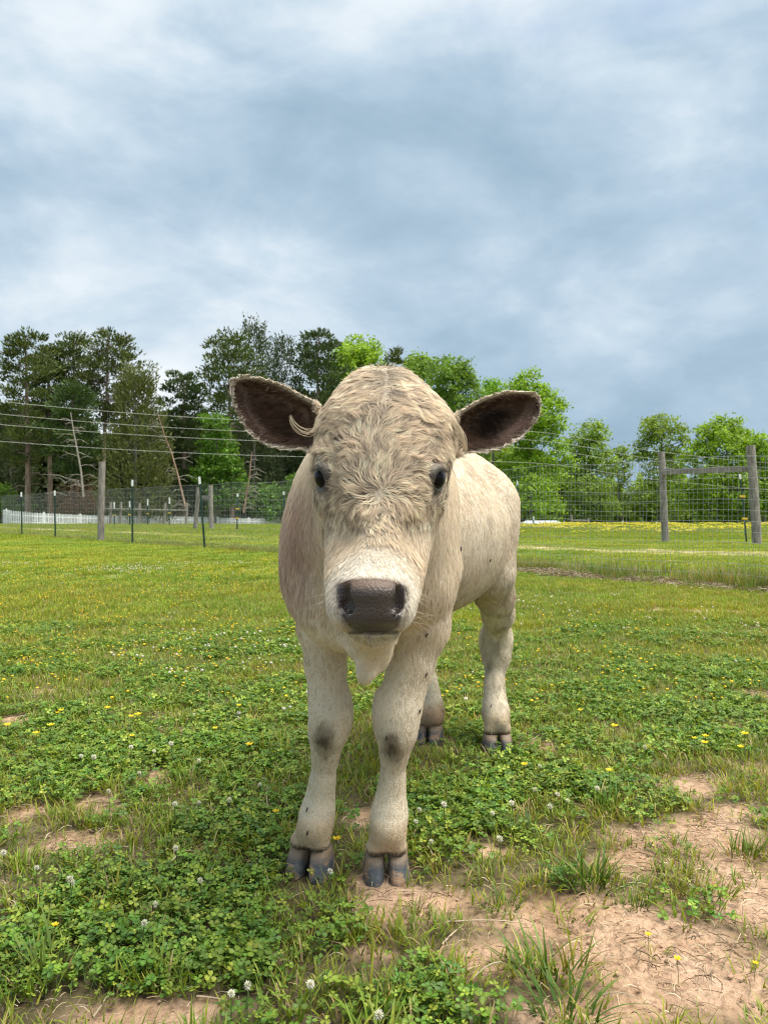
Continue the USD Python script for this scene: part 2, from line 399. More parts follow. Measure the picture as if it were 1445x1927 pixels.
    for s, x in ((-1, 622), (1, 810)):
        F.ball(at(x, 872, 1.222), (.032, .047, .034), .03)
        F.ball(at(x - s * 2, 925, 1.225), (.030, .045, .034), .03)
    F.cone(at(719, 925, 1.19), .072, at(706, 1080, 1.095), .056, .05)
    F.cone(at(662, 945, 1.27), .050, at(657, 1100, 1.13), .035, .05)
    F.cone(at(773, 955, 1.27), .050, at(746, 1095, 1.13), .035, .05)
    F.cone(at(716, 1000, 1.29), .06, at(703, 1165, 1.13), .040, .06)
    F.ball(at(699, 1128, 1.080), (.054, .062, .050), .035)
    for x in (650, 747): F.ball(at(x, 1140, 1.072), (.026, .042, .034), .02)
    F.ball(at(701, 1150, 1.045), (.045, .034, .026), .02)
    F.ball(at(702, 1112, 1.035), (.040, .030, .020), .02)
    F.ball(at(702, 1182, 1.085), (.034, .040, .016), .014)
    F.cone(at(655, 1192, 1.03), .006, at(750, 1192, 1.03), .006, .006, cut=True)
    # room for the coat
    ay, az = F.lo[1] + F.h * np.arange(F.n[1]), F.lo[2] + F.h * np.arange(F.n[2])
    F.d += (.0035 + .0050 * np.clip((1.42 - ay) / .08, 0, 1)[:, None] * np.clip((az - .66) / .06, 0, 1)[None]).astype(np.float32)[None]
    # nostrils
    for s, x in ((-1, 653), (1, 750)):
        F.cone(at(x + s * 3, 1112, 1.030), .0085, at(x - s * 2, 1138, 1.028), .0105, .006, cut=True)
        F.cone(at(x - s * 2, 1138, 1.028), .0105, at(x - s * 13, 1149, 1.030), .006, .006, cut=True)
    F.cone(at(655, 1192, 1.04), .006, at(750, 1192, 1.04), .006, .006, cut=True)
    put_ear(F, -1); put_ear(F, 1)
    for px, py, nrm in ((648, 998, (-.45, -.88, .1)), (784, 1000, (.45, -.88, .1))):
        nrm = np.array(nrm) / np.linalg.norm(nrm)                      # the hollow under the brow, beside the bridge of the nose
        F.ball(EYE_AT(F, px, py, nrm) + nrm * (.0150 + .0255), .030, .028, cut=True)
    # eyes: seated in the surface where the photograph shows them, lids drawn round them
    EYES.clear()
    for px, py, nrm in ((599, 896, (-.90, -.42, .06)), (830, 898, (.90, -.42, .06))):
        nrm = np.array(nrm) / np.linalg.norm(nrm)
        c = EYE_AT(F, px, py, nrm); r = .0205
        F.ball(c + nrm * .006, r + .002, .006, cut=True)
        u = np.cross([0, 0, 1.], nrm); u /= np.linalg.norm(u); w = np.cross(nrm, u)
        arc = lambda q, lift, out: c + (r + lift) * (math.cos(q) * u + math.sin(q) * (w if math.sin(q) < 0 else w * .74)) * .93 + nrm * out
        up = [(arc(q, .0005, .0125 - .006 * math.cos(q) ** 2 - (.0 if math.sin(q) > 0 else .0)), .0060) for q in np.linspace(-.15, 3.3, 9)]
        lo = [(arc(q, .0000, .0060 - .002 * math.cos(q) ** 2), .0034) for q in np.linspace(3.3, 6.13, 8)]
        F.chain(up, .006); F.chain(lo, .005)
        EYES.append((c, r))
    return F

EYES = []
def EYE_AT(F, px, py, nrm):
    ray = at(px, py, 1.) - np.array([0, 0, EYE])
    for y in np.arange(1.05, 1.40, .001):
        p = np.array([0, 0, EYE]) + ray * y; i = np.round((p - F.lo) / F.h).astype(int)
        if F.d[tuple(i)] < .002: break
    return p - nrm * .0150
def eyes(): return EYES

# ---------------------------------------------------------------- the ground
DIRT = [  # px, py, radius px across, radius px deep: bare patches, as they lie in the field
    (1250, 1800, 330, 125), (1060, 1720, 250, 62), (800, 1700, 170, 46), (960, 1800, 150, 60), (1330, 1570, 190, 42), (1445, 1690, 160, 120), (1130, 1900, 260, 60), (290, 1905, 160, 38), (1180, 1620, 90, 26),
    (185, 1512, 45, 22), (290, 1462, 24, 18), (150, 1585, 75, 28), (480, 1396, 36, 12), (20, 1358, 40, 14), (1012, 1405, 36, 14), (1290, 1478, 100, 24), (900, 1452, 70, 12),
    (680, 1535, 40, 18), (35, 1535, 30, 14), (920, 1600, 60, 18), (1400, 1530, 80, 24), (60, 1520, 40, 16), (690, 1655, 60, 20), (1430, 1445, 60, 16), (700, 1790, 60, 26), (520, 1800, 30, 14),
    (1090, 1450, 50, 10), (90, 1300, 24, 6), (1415, 1190, 30, 5), (860, 1390, 30, 8), (1380, 1365, 40, 8)]
def bare(x, y):                                      # 0 = grown over, 1 = bare soil
    x, y = np.asarray(x, float), np.asarray(y, float)
    p = np.stack([x, y, 0 * x], -1)
    wob = fbm(p * 9, 4, 3) - .5
    b = np.zeros_like(x)
    for px, py, rx, ry in DIRT:
        c = on_ground(px, py); k = c[1] / 1448
        sx, sy = rx * k, (on_ground(px, py - ry)[1] - on_ground(px, py + ry)[1]) / 2
        d = 1 - np.hypot((x - c[0]) / sx, (y - c[1]) / sy)
        b = np.maximum(b, np.clip(d * 1.6 + wob * 1.7 + .12, 0, 1) * (d > -.6))
    out = np.clip((fbm(p * 1.9, 4, 21) - .72) * 7, 0, 1) * (y > 2.6)
    return np.clip(np.maximum(b, out), 0, 1)
xs = np.sinh(np.linspace(-8.2, 8.2, 330)) * .19
ys = np.unique(np.concatenate([-np.geomspace(.5, 80, 25)[::-1], np.linspace(-.5, .9, 12), np.geomspace(.9, 8, 230), np.geomspace(8, 130, 130), np.geomspace(130, 600, 24)]))
X, Y = np.meshgrid(xs, ys)
Z = gz(X, Y)
pn = np.stack([X, Y, 0 * X], -1)
nearw = np.clip((5 - Y) / 2, 0, 1) * (Y > .3) * (np.abs(X) < 3)
Bn = bare(X, Y)
Z += nearw * (Bn * ((fbm(pn * 26, 3, 8) - .5) * .016 + (fbm(pn * 7, 2, 9) - .5) * .022) - .004)
i, j = np.meshgrid(np.arange(len(ys) - 1), np.arange(len(xs) - 1), indexing="ij"); w = len(xs)
GQ = np.stack([i * w + j, i * w + j + 1, (i + 1) * w + j + 1, (i + 1) * w + j], -1).reshape(-1, 4)
M_SOIL = mat("soil_and_thatch", {
    "g": ("geometry", {}), "cov": ("attribute", {"attribute": "tint"}), "sp": ("separate_color", {}),
    "n1": ("noise_texture", {"scale": 5.0, "detail": 7.0, "roughness": .6}), "r1": ("rgb_ramp", {"ramp": [(.28, (.27, .165, .098)), (.45, (.42, .275, .175)), (.6, (.52, .355, .245)), (.75, (.58, .42, .305))]}),
    "n2": ("noise_texture", {"scale": 60.0, "detail": 6.0, "roughness": .65}), "r2": ("rgb_ramp", {"ramp": [(.33, (.55, .5, .46)), (.5, (1, 1, 1)), (.72, (1.15, 1.13, 1.1))]}),
    "mul": ("mix", {"mix_type": "multiply", "fac": 1.0}),
    "n3": ("noise_texture", {"scale": 1.7, "detail": 8.0, "roughness": .7}), "r3": ("rgb_ramp", {"ramp": [(.3, (.08, .115, .020)), (.5, (.125, .165, .028)), (.7, (.20, .205, .06))]}),
    "r4": ("rgb_ramp", {"ramp": [(.3, (.06, .06, .025)), (.5, (.12, .095, .05)), (.7, (.19, .15, .09))]}),
    "thatch": ("mix", {"mix_type": "mix"}), "mx": ("mix", {"mix_type": "mix"}),
    "vo": ("voronoi_texture", {"feature": "distance_to_edge", "scale": 14.0}), "cr": ("map_range", {"from_min": 0., "from_max": .05, "to_min": 0., "to_max": 1., "clamp": True}),
    "hh": ("mix_float", {"fac": .10}), "bu": ("bump", {"strength": 1.0, "distance": .016}), "p": ("principled_bsdf", {"roughness": .95, "specular_ior_level": .2})},
    [("g.position", "n1.vector"), ("g.position", "n2.vector"), ("g.position", "n3.vector"), ("g.position", "vo.vector"), ("n1.fac", "r1.fac"), ("n2.fac", "r2.fac"), ("r1.color", "mul.color1"), ("r2.color", "mul.color2"),
     ("n3.fac", "r3.fac"), ("n3.fac", "r4.fac"), ("cov.color", "sp.color"), ("sp.g", "thatch.fac"), ("r4.color", "thatch.color1"), ("r3.color", "thatch.color2"), ("sp.r", "mx.fac"), ("thatch.color", "mx.color1"), ("mul.color", "mx.color2"),
     ("mx.color", "p.base_color"), ("vo.distance", "cr.value"), ("n2.fac", "hh.a"), ("cr.result", "hh.b"), ("hh.result", "bu.height"), ("bu.normal", "p.normal")])
green = np.clip((Y - 3.5) / 5, 0, 1)
ground = obj("ground", (np.stack([X, Y, Z], -1).reshape(-1, 3), GQ), M_SOIL, smooth=True, tint=np.stack([Bn, green, 0 * Bn], -1).reshape(-1, 3))
tag(ground, kind="structure")

# the worn track between the two fences
TRACK = np.array([(-34, 52), (-19, 37), (-10.5, 28.4), (-3.4, 22), (2.8, 15.7), (6.8, 13.4), (13, 11.6), (26, 9.6)])
t = np.linspace(0, len(TRACK) - 1, 140)
tc = np.stack([np.interp(t, np.arange(len(TRACK)), TRACK[:, k]) for k in (0, 1)], 1)
for _ in range(30): tc[1:-1] = .25 * tc[:-2] + .5 * tc[1:-1] + .25 * tc[2:]
tn = np.gradient(tc, axis=0); tn = np.stack([-tn[:, 1], tn[:, 0]], 1); tn /= np.linalg.norm(tn, axis=1, keepdims=True)
def lane(offset, half, seed):
    rows = []
    for k in np.linspace(-1, 1, 7):
        wob = (fbm(np.stack([tc[:, 0] * .8, tc[:, 1] * .8, 0 * tc[:, 0] + seed + np.sign(k) * 7], -1), 4, seed) - .5) * 1.0
        p = tc + tn * (offset + half * k + wob * abs(k) * half * 1.5)[:, None]
        rows.append(np.column_stack([p, gz(p[:, 0], p[:, 1]) + .006 + .012 * (1 - k * k)]))
    v = np.array(rows); n, m = v.shape[:2]
    a, b = np.meshgrid(np.arange(n - 1), np.arange(m - 1), indexing="ij")
    return v.reshape(-1, 3), np.stack([a * m + b, (a + 1) * m + b, (a + 1) * m + b + 1, a * m + b + 1], -1).reshape(-1, 4)[:, ::-1]
M_TRACK = mat("dry_track", {"g": ("geometry", {}), "n": ("noise_texture", {"scale": 2.2, "detail": 7.0, "roughness": .68}), "r": ("rgb_ramp", {"ramp": [(.36, (.17, .19, .05)), (.48, (.29, .25, .12)), (.62, (.42, .35, .22))]}),
                           "p": ("principled_bsdf", {"roughness": 1.0, "specular_ior_level": .1})}, [("g.position", "n.vector"), ("n.fac", "r.fac"), ("r.color", "p.base_color")])
trk = MB().add(*lane(0, 1.05, 3))
tag(obj("dirt_track", trk.out(), M_TRACK, smooth=True), kind="structure")
def on_track(x, y, half=.6):
    d, k = cKDTree(tc).query(np.stack([np.ravel(x), np.ravel(y)], 1))
    return (d < half).reshape(np.shape(x))

# ---------------------------------------------------------------- plants of the field
rng = np.random.default_rng(11)
def blade(n_seg, L, w, bend, az, root, lean, flat=0.):
    s = np.linspace(0, 1, n_seg + 1)
    ang = lean + bend * s
    dz, dr = np.cos(ang), np.sin(ang)
    z, r = np.concatenate([[0], np.cumsum(dz[:-1])]) * L / n_seg, np.concatenate([[0], np.cumsum(dr[:-1])]) * L / n_seg
    c = np.stack([root[0] + r * np.cos(az), root[1] + r * np.sin(az), root[2] + np.maximum(z, .002 - root[2])], 1)
    side = np.array([-np.sin(az), np.cos(az), 0])
    hw = w * (1 - s ** 2.2) * .5 + .0002
    v = np.stack([c - hw[:, None] * side, c + hw[:, None] * side], 1)
    v[1:-1, :, 2] += 0
    v = v.reshape(-1, 3)
    f = np.array([[2 * k, 2 * k + 1, 2 * k + 3, 2 * k + 2] for k in range(n_seg)])
    return v, f
def grass_clump(n, spread, Lr, wr, seed, cols, segs=4, lean=.35, bend=.9, dry=.12):
    r = np.random.default_rng(seed); mb, tint = MB(), []
    for _ in range(n):
        rad, a = spread * math.sqrt(r.uniform()), r.uniform(0, 6.283)
        L = r.uniform(*Lr); d = r.uniform() < dry
        az = a + r.normal(0, .7)
        v, f = blade(segs, L, r.uniform(*wr), r.uniform(.2, bend) * (1.4 if d else 1), az, (rad * math.cos(a), rad * math.sin(a), 0), abs(r.normal(lean * rad / spread, .22)))
        mb.add(v, f)
        c = np.array((.30, .25, .13) if d else cols[r.integers(len(cols))]) * r.uniform(.8, 1.2)
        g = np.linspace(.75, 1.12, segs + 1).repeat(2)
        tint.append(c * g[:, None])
    return (*mb.out(),), np.vstack(tint)
GREENS = [(.150, .225, .022), (.190, .270, .030), (.120, .190, .024), (.240, .280, .042), (.165, .240, .035)]
FIELDS = [(.180, .280, .026), (.225, .310, .035), (.150, .250, .024), (.270, .310, .055), (.195, .300, .035)]
def clover_leaf(r, c, h, size):
    """Three heart-shaped leaflets on a thin stalk, each with its paler chevron."""
    mb, tint = MB(), []
    top = np.array([c[0] + r.normal(0, .008), c[1] + r.normal(0, .008), h])
    side = np.array([.0006, 0, 0])
    mb.add([c - side, c + side, top + side, top - side], [[0, 1, 2, 3]]); tint.append(np.tile((.10, .16, .05), (4, 1)))
    nrm = np.array([r.normal(0, .38), r.normal(0, .38), 1.]); nrm /= np.linalg.norm(nrm)
    a0 = r.uniform(0, 6.283); col = np.array(CLOVERS[r.integers(len(CLOVERS))]) * r.uniform(.8, 1.25)
    e1 = np.cross(nrm, [0, 1, .1]); e1 /= np.linalg.norm(e1); e2 = np.cross(nrm, e1)
    for k in range(3):
        a = a0 + k * 2.094 + r.normal(0, .12)
        u, w = math.cos(a) * e1 + math.sin(a) * e2, -math.sin(a) * e1 + math.cos(a) * e2
        fold = .12 * size
        P = [(0, 0, 0), (.45, -.42, fold), (.85, -.46, fold), (1.05, -.22, fold * .5), (.94, 0, 0), (1.05, .22, fold * .5), (.85, .46, fold), (.45, .42, fold), (.5, 0, -.02 * size)]
        v = np.array([top + size * (x * u + y * w) + z * nrm for x, y, z in P])
        f = [[8, 0, 1], [8, 1, 2], [8, 2, 3], [8, 3, 4], [8, 4, 5], [8, 5, 6], [8, 6, 7], [8, 7, 0]]
        mb.add(v, f)
        pale = r.uniform(.0, .8)
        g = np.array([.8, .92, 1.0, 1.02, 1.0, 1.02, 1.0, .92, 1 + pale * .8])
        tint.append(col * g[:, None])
    return mb, np.vstack(tint)
CLOVERS = [(.082, .160, .020), (.108, .198, .025), (.140, .225, .028), (.085, .165, .032), (.190, .255, .036)]
def clover_clump(n, spread, seed, hr=(.010, .034), sr=(.0055, .0098)):
    r = np.random.default_rng(seed); mb, tint = MB(), []
    for _ in range(n):
        rad, a = spread * math.sqrt(r.uniform()), r.uniform(0, 6.283)
        c = np.array([rad * math.cos(a), rad * math.sin(a), 0])
        m, t = clover_leaf(r, c, r.uniform(*hr) * (1 - .35 * (rad / spread) ** 2), r.uniform(*sr))
        mb.add(*m.out()); tint.append(t)
    return mb.out(), np.vstack(tint)
def wedge(n, y0, y1, r, margin=1.25):                # points over the ground that the view takes in, and a step to each side
    y = np.sqrt(r.uniform(y0 * y0, y1 * y1, n)); x = r.uniform(-.5, .5, n) * (y * margin + .7)
    return x, y
FEET = np.array([(-.150, 1.575), (.006, 1.555), (.355, 2.39), (.142, 2.49)])
def off_feet(x, y, d=.05): return np.min(np.hypot(x[:, None] - FEET[:, 0], (y[:, None] - FEET[:, 1] - .02) * 1.0), 1) > d
CLOVER_SPOTS = [(260, 1760, 420, 130), (740, 1880, 190, 80), (500, 1560, 150, 90), (870, 1540, 150, 75), (300, 1420, 330, 60), (120, 1700, 200, 60), (1260, 1610, 60, 22), (1090, 1745, 60, 22), (1300, 1725, 50, 22), (450, 1660, 200, 60), (960, 1480, 200, 40), (560, 1740, 160, 70)]
def clover_share(x, y):
    p = np.stack([x, y, 0 * x], -1)
    b = np.zeros_like(x)
    for px, py, rx, ry in CLOVER_SPOTS:
        c = on_ground(px, py); k = c[1] / 1448
        sy = (on_ground(px, py - ry)[1] - on_ground(px, py + ry)[1]) / 2
        b = np.maximum(b, np.clip(1.25 - np.hypot((x - c[0]) / (rx * k), (y - c[1]) / sy), 0, 1))
    return np.clip(b * .85 + (fbm(p * 2.2, 3, 31) - .5) * 1.5 + (fbm(p * 11, 3, 33) - .5) * 1.5 + np.where(y > 3, .10, .05), 0, 1)
def place(x, y): return np.column_stack([x, y, gz(x, y)])

if "plants" not in SKIP:
    # clover, leaf by leaf near the camera
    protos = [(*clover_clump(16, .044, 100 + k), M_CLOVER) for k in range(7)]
    x, y = wedge(36000, .95, 5.2, rng)
    keep = (rng.uniform(size=len(x)) < clover_share(x, y) ** .9 * (1 - bare(x, y)) ** 1.6 * np.clip(1.7 - y * .16, .3, 1)) & off_feet(x, y, .062)
    x, y = x[keep], y[keep]; n = len(x)
    scatter("clover_cover", protos, place(x, y), rng.uniform(0, 6.28, n), rng.uniform(.75, 1.3, n), rng.integers(0, 7, n), "low dark green three-leaved clover covering the ground round the calf's feet", "clover")
    # short grass among it
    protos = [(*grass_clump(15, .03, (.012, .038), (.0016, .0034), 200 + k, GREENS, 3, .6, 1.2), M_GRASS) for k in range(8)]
    x, y = wedge(50000, .95, 8, rng)
    cs = clover_share(x, y); b = bare(x, y)
    keep = (rng.uniform(size=len(x)) < (1 - .45 * cs) * (1 - b) ** 1.3 * .95 + .075) & off_feet(x, y, .075)
    x, y = x[keep], y[keep]; n = len(x)
    scatter("short_grass", protos, place(x, y), rng.uniform(0, 6.28, n), rng.uniform(.7, 1.35, n), rng.integers(0, 8, n), "short green pasture grass growing between clover and bare soil", "grass")
    # longer tufts
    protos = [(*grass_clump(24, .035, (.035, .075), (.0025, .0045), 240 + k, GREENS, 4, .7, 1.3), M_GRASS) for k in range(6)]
    x, y = wedge(2600, 1.0, 9, rng)
    keep = (rng.uniform(size=len(x)) < (1 - bare(x, y)) * np.clip((fbm(np.stack([x, y, 0 * x], -1) * 1.7, 3, 77) - .42) * 5, .05, 1)) & off_feet(x, y, .12)
    x, y = x[keep], y[keep]; n = len(x)
    scatter("long_grass", protos, place(x, y), rng.uniform(0, 6.28, n), rng.uniform(.6, 1.1, n), rng.integers(0, 6, n), "longer arching grass blades rising in loose tufts from the pasture", "grass")
    # pasture further off: larger patches
    protos = [(*grass_clump(46, .11, (.020, .052), (.004, .007), 300 + k, FIELDS, 2, .5, .9, .10), M_FIELD) for k in range(7)]
    x, y = wedge(26000, 5.0, 26, rng, 1.15)
    keep = (rng.uniform(size=len(x)) < 1 - .8 * bare(x, y)) & (~on_track(x, y, .75) | (rng.uniform(size=len(x)) < .30))
    x, y = x[keep], y[keep]; n = len(x)
    sc = np.column_stack([np.clip(y / 9, 1, 2.2)] * 2 + [rng.uniform(.75, 1.3, n)])
    scatter("pasture_grass", protos, place(x, y), rng.uniform(0, 6.28, n), sc, rng.integers(0, 7, n), "yellow-green pasture stretching from the calf back to the wire fence", "grass")
    protos = [(*grass_clump(60, .40, (.04, .09), (.012, .022), 330 + k, FIELDS, 2, .3, .6, .08), M_FIELD) for k in range(4)]
    x, y = wedge(9000, 20, 48, rng, 1.15)
    keep = ~on_track(x, y, .75) | (rng.uniform(size=len(x)) < .25)
    x, y = x[keep], y[keep]; n = len(x)
    scatter("far_meadow", protos, place(x, y), rng.uniform(0, 6.28, n), rng.uniform(.8, 1.3, n), rng.integers(0, 4, n), "pale green meadow beyond the dirt track", "grass")
    x, y = wedge(9000, 46, 125, rng, 1.15); n = len(x)
    scatter("hillside_grass", protos, place(x, y), rng.uniform(0, 6.28, n), rng.uniform(1.3, 2.3, n), rng.integers(0, 4, n), "grass on the slope falling away to the trees", "grass")
    # flowers too far to count
    def dots(n, col, size, h, seed, flat=.5):
        r = np.random.default_rng(seed); mb, tint = MB(), []
        for _ in range(n):
            p = np.array([r.normal(0, .05), r.normal(0, .05), r.uniform(.6, 1.1) * h]); m = trimesh.creation.icosphere(0, size * r.uniform(.7, 1.2)); m.vertices[:, 2] *= flat; m.apply_translation(p)
            mb.mesh(m); tint.append(np.tile(np.array(col) * r.uniform(.85, 1.1), (len(m.vertices), 1)))
        return mb.out(), np.vstack(tint)
    BUTTER, WCLOV = (.85, .62, .03), (.62, .60, .52)
    yel = [(*dots(1 + k, BUTTER, .0062, .05, 400 + k), M_PETAL) for k in range(3)]
    whi = [(*dots(1 + k, WCLOV, .0075, .045, 410 + k, .9), M_PETAL) for k in range(3)]
    x, y = wedge(6500, 2.9, 16, rng, 1.1)
    sh = np.clip((fbm(np.stack([x * .8, y * .45, 0 * x], -1), 3, 91) - .40) * 5, .03, 1) * np.where(x < 0, 1, .75) * np.clip((17 - y) / 6, .3, 1)
    keep = rng.uniform(size=len(x)) < sh; xa, ya = x[keep], y[keep]; n = len(xa)
    scatter("buttercup_scatter", yel, place(xa, ya), rng.uniform(0, 6.28, n), rng.uniform(.6, 1.1, n), rng.integers(0, 3, n), "many small yellow buttercups dotted through the middle of the pasture", "buttercups")
    x, y = wedge(4600, 2.7, 11, rng, 1.1)
    sh = np.clip((fbm(np.stack([x * .9, y * .5, 0 * x], -1), 3, 95) - .46) * 5, .02, 1) * np.where(x < .1, 1, .22)
    keep = rng.uniform(size=len(x)) < sh; xa, ya = x[keep], y[keep]; n = len(xa)
    scatter("white_clover_scatter", whi, place(xa, ya), rng.uniform(0, 6.28, n), rng.uniform(.55, 1.1, n), rng.integers(0, 3, n), "many small white clover heads dotted through the pasture left of the calf", "clover flowers")
    far = [(*dots(7, (.66, .60, .06), .022, .14, 430 + k), M_PETAL) for k in range(3)]
    for v, t, _ in far: v[0][:, :2] *= 3
    x = rng.uniform(4, 26, 1500); y = 46 - 20 * rng.power(.55, 1500)
    keep = rng.uniform(size=1500) < np.clip((fbm(np.stack([x * .5, y * .5, 0 * x], -1), 3, 99) - .42) * 6, .05, 1)
    xa, ya = x[keep], y[keep]; n = len(xa)
    scatter("far_buttercup_band", far, place(xa, ya), rng.uniform(0, 6.28, n), rng.uniform(.7, 1.1, n), rng.integers(0, 3, n), "yellow band of buttercups along the far edge of the field on the right", "buttercups")
    # dry bits on the bare soil
    def litter(n, seed):
        r = np.random.default_rng(seed); mb, tint = MB(), []
        for _ in range(n):
            L = r.uniform(.010, .045); a = r.uniform(0, 6.28); c = r.normal(0, .03, 2); k = r.normal(0, .22)
            s = np.linspace(0, 1, 4); ang = a + k * s
            p = np.column_stack([c[0] + np.cumsum(np.cos(ang)) * L / 4, c[1] + np.cumsum(np.sin(ang)) * L / 4, .002 + r.uniform(0, .006) * np.sin(s * 3.1)])
            mb.tube(p, r.uniform(.0003, .0007), 3, False); tint.append(np.tile(np.array([(.36, .28, .17), (.26, .18, .11), (.50, .42, .29), (.18, .13, .085)][r.integers(4)]) * r.uniform(.8, 1.2), (12, 1)))
        return mb.out(), np.vstack(tint)
    lit = [(*litter(16, 500 + k), M_STRAW) for k in range(5)]
    x, y = wedge(15000, .95, 5, rng)
    keep = (rng.uniform(size=len(x)) < .10 + .32 * bare(x, y)) & off_feet(x, y, .05); xa, ya = x[keep], y[keep]; n = len(xa)
    pos = place(xa, ya); pos[:, 2] += .002
    scatter("dry_litter", lit, pos, rng.uniform(0, 6.28, n), rng.uniform(.7, 1.5, n), rng.integers(0, 5, n), "brown bits of dead grass and roots lying on the bare reddish soil", "litter")
    r = np.random.default_rng(9)
    mb = MB()
    m = trimesh.creation.icosphere(1, 1.0); m.vertices += (fbm(m.vertices * 1.7 + 3, 2, 4) - .5)[:, None] * m.vertices * .8
    clod = [(m, np.tile((.40, .27, .18), (len(m.vertices), 1)), M_STRAW)]
    x, y = wedge(9000, .95, 4, rng); keep = rng.uniform(size=len(x)) < .75 * bare(x, y); xa, ya = x[keep], y[keep]; n = len(xa)
    s = rng.uniform(.0009, .0030, n) * rng.choice([1, 1, 1, 1.4], n)
    pos = place(xa, ya); pos[:, 2] += s * .3
    scatter("soil_crumbs", clod, pos, rng.uniform(0, 6.28, n), np.column_stack([s, s * 1.2, s * .7]), np.zeros(n), "small crumbs of reddish soil scattered over the bare patches", "soil")
    # uncut strip under the near fence
    protos = [(*grass_clump(46, .14, (.07, .24), (.005, .010), 350 + k, [(.12, .20, .030), (.10, .17, .026), (.16, .23, .045), (.17, .18, .07)], 3, .35, .8, .16), M_FIELD) for k in range(5)]
    x = rng.uniform(-13, 4.6, 3600); y = 11.54 - 1.121 * x + rng.normal(.40, .42, 3600)
    keep = rng.uniform(size=3600) < np.clip((x + 16) / 20, .25, 1) * np.clip((fbm(np.column_stack([x * 1.6, y * 1.6, 0 * x]), 3, 55) - .33) * 4, .1, 1); x, y = x[keep], y[keep]; n = len(x)
    scatter("fence_line_grass", protos, place(x, y), rng.uniform(0, 6.28, n), rng.uniform(.5, 1.0, n) * np.clip(.75 + x / 14, .55, 1), rng.integers(0, 5, n), "uncut darker grass standing along the foot of the near wire fence", "grass")

    x = rng.uniform(-1, 4.4, 900); y = 11.54 - 1.121 * x - rng.normal(.06, .10, 900); pos = place(x, y); pos[:, 2] += .012
    scatter("fence_foot_litter", lit, pos, rng.uniform(0, 6.28, 900), rng.uniform(2.5, 6, 900), rng.integers(0, 5, 900), "brown roots and dead stalks heaped along the foot of the near fence on the right", "litter")

# single flowers, tufts and stems near the camera
def ground_pt(px, py, up=0.):
    x, y = on_ground(px, py); return (x, y, float(gz(x, y)) + up)
def make_clover_flower():
    t = thing("white_clover_flower", label="small round white clover head on a thin stalk above the leaves", cat="flower", group="white clover heads near the calf")
    mb, r = MB(), np.random.default_rng(3); tint = []
    for k in range(46):
        z = 1 - 2 * (k + .5) / 46; a = k * 2.39996; d = np.array([math.sqrt(1 - z * z) * math.cos(a), math.sqrt(1 - z * z) * math.sin(a), z * .9])
        e = np.cross(d, [.3, .2, .9]); e /= np.linalg.norm(e); L = r.uniform(.006, .0082); dr = np.array([0, 0, -.0022 if z < 0 else .0])
        tip = d * L + dr + [0, 0, .001]; m = d * L * .6
        mb.add([d * .001, m + e * .0011, tip, m - e * .0011], [[0, 1, 2, 3]]); low = max(0, -z)
        tint.append(np.outer([.5, .95, 1.0, .95], np.array([.80, .78, .70]) * (1 - .35 * low) + np.array([.0, -.02, -.03]) * low))
    v, f = mb.out()
    obj("flower_head", (v + [.006, 0, .062], f), M_PETAL, t, tint=np.vstack(tint))
    obj("stalk", MB().tube([(0, 0, 0), (.003, 0, .03), (.006, 0, .06)], [.0011, .001, .0009], 5).out(), M_GRASS, t, tint=np.tile((.10, .15, .05), (15, 1)))
    return t
def make_buttercup():
    t = thing("buttercup", label="single glossy yellow buttercup open above the short grass", cat="flower", group="yellow buttercups near the calf")
    for k in range(5):
        a = k * 1.2566; u, w = np.array([math.cos(a), math.sin(a), 0]), np.array([-math.sin(a), math.cos(a), 0]); z = np.array([0, 0, 1.])
        P = np.array([(0, 0, 0), (.005, -.0042, .0018), (.0095, -.0035, .0042), (.0108, 0, .0052), (.0095, .0035, .0042), (.005, .0042, .0018), (.005, 0, .001)])
        v = P[:, :1] * u + P[:, 1:2] * w + P[:, 2:] * z + [.004, 0, .07]
        obj("petal", (v, [[6, 0, 1], [6, 1, 2], [6, 2, 3], [6, 3, 4], [6, 4, 5], [6, 5, 0]]), M_PETAL, t, tint=np.tile((.86, .62, .02), (7, 1)))
    m = trimesh.creation.icosphere(1, .0026); m.apply_translation((.004, 0, .0725)); obj("centre", m, M_PETAL, t, tint=np.tile((.70, .55, .05), (len(m.vertices), 1)))
    obj("stalk", MB().tube([(0, 0, 0), (.002, 0, .035), (.004, 0, .07)], .0009, 5).out(), M_GRASS, t, tint=np.tile((.10, .16, .05), (15, 1)))
    return t
WC = [(247, 1405), (292, 1406), (326, 1404), (207, 1482), (370, 1433), (429, 1509), (370, 1505), (327, 1514), (290, 1696), (266, 1731), (137, 1657), (140, 1650), (465, 1857), (584, 1849), (381, 1650), (435, 1855), (10, 1601), (157, 1420), (447, 1347), (625, 1632), (485, 1471), (705, 1912), (336, 1592),
      (787, 1517), (785, 1535), (838, 1519), (927, 1520), (1052, 1490), (1064, 1497), (807, 1575), (944, 1587), (967, 1512), (1002, 1480), (1039, 1520), (1122, 1482), (1017, 1437), (1217, 1402), (178, 1428), (262, 1447), (70, 1620)]
BC = [(200, 1335), (96, 1370), (70, 1381), (17, 1370), (248, 1377), (245, 1347), (260, 1350), (467, 1405), (520, 1516), (103, 1712), (631, 1574), (405, 1364), (450, 1325), (107, 1337), (117, 1336), (987, 1435), (1148, 1447), (1306, 1381), (1329, 1386), (1324, 1402), (1402, 1387), (1394, 1405), (1154, 1372), (1092, 1334), (1219, 1722), (1277, 1770), (1419, 1767)]
r = np.random.default_rng(21)
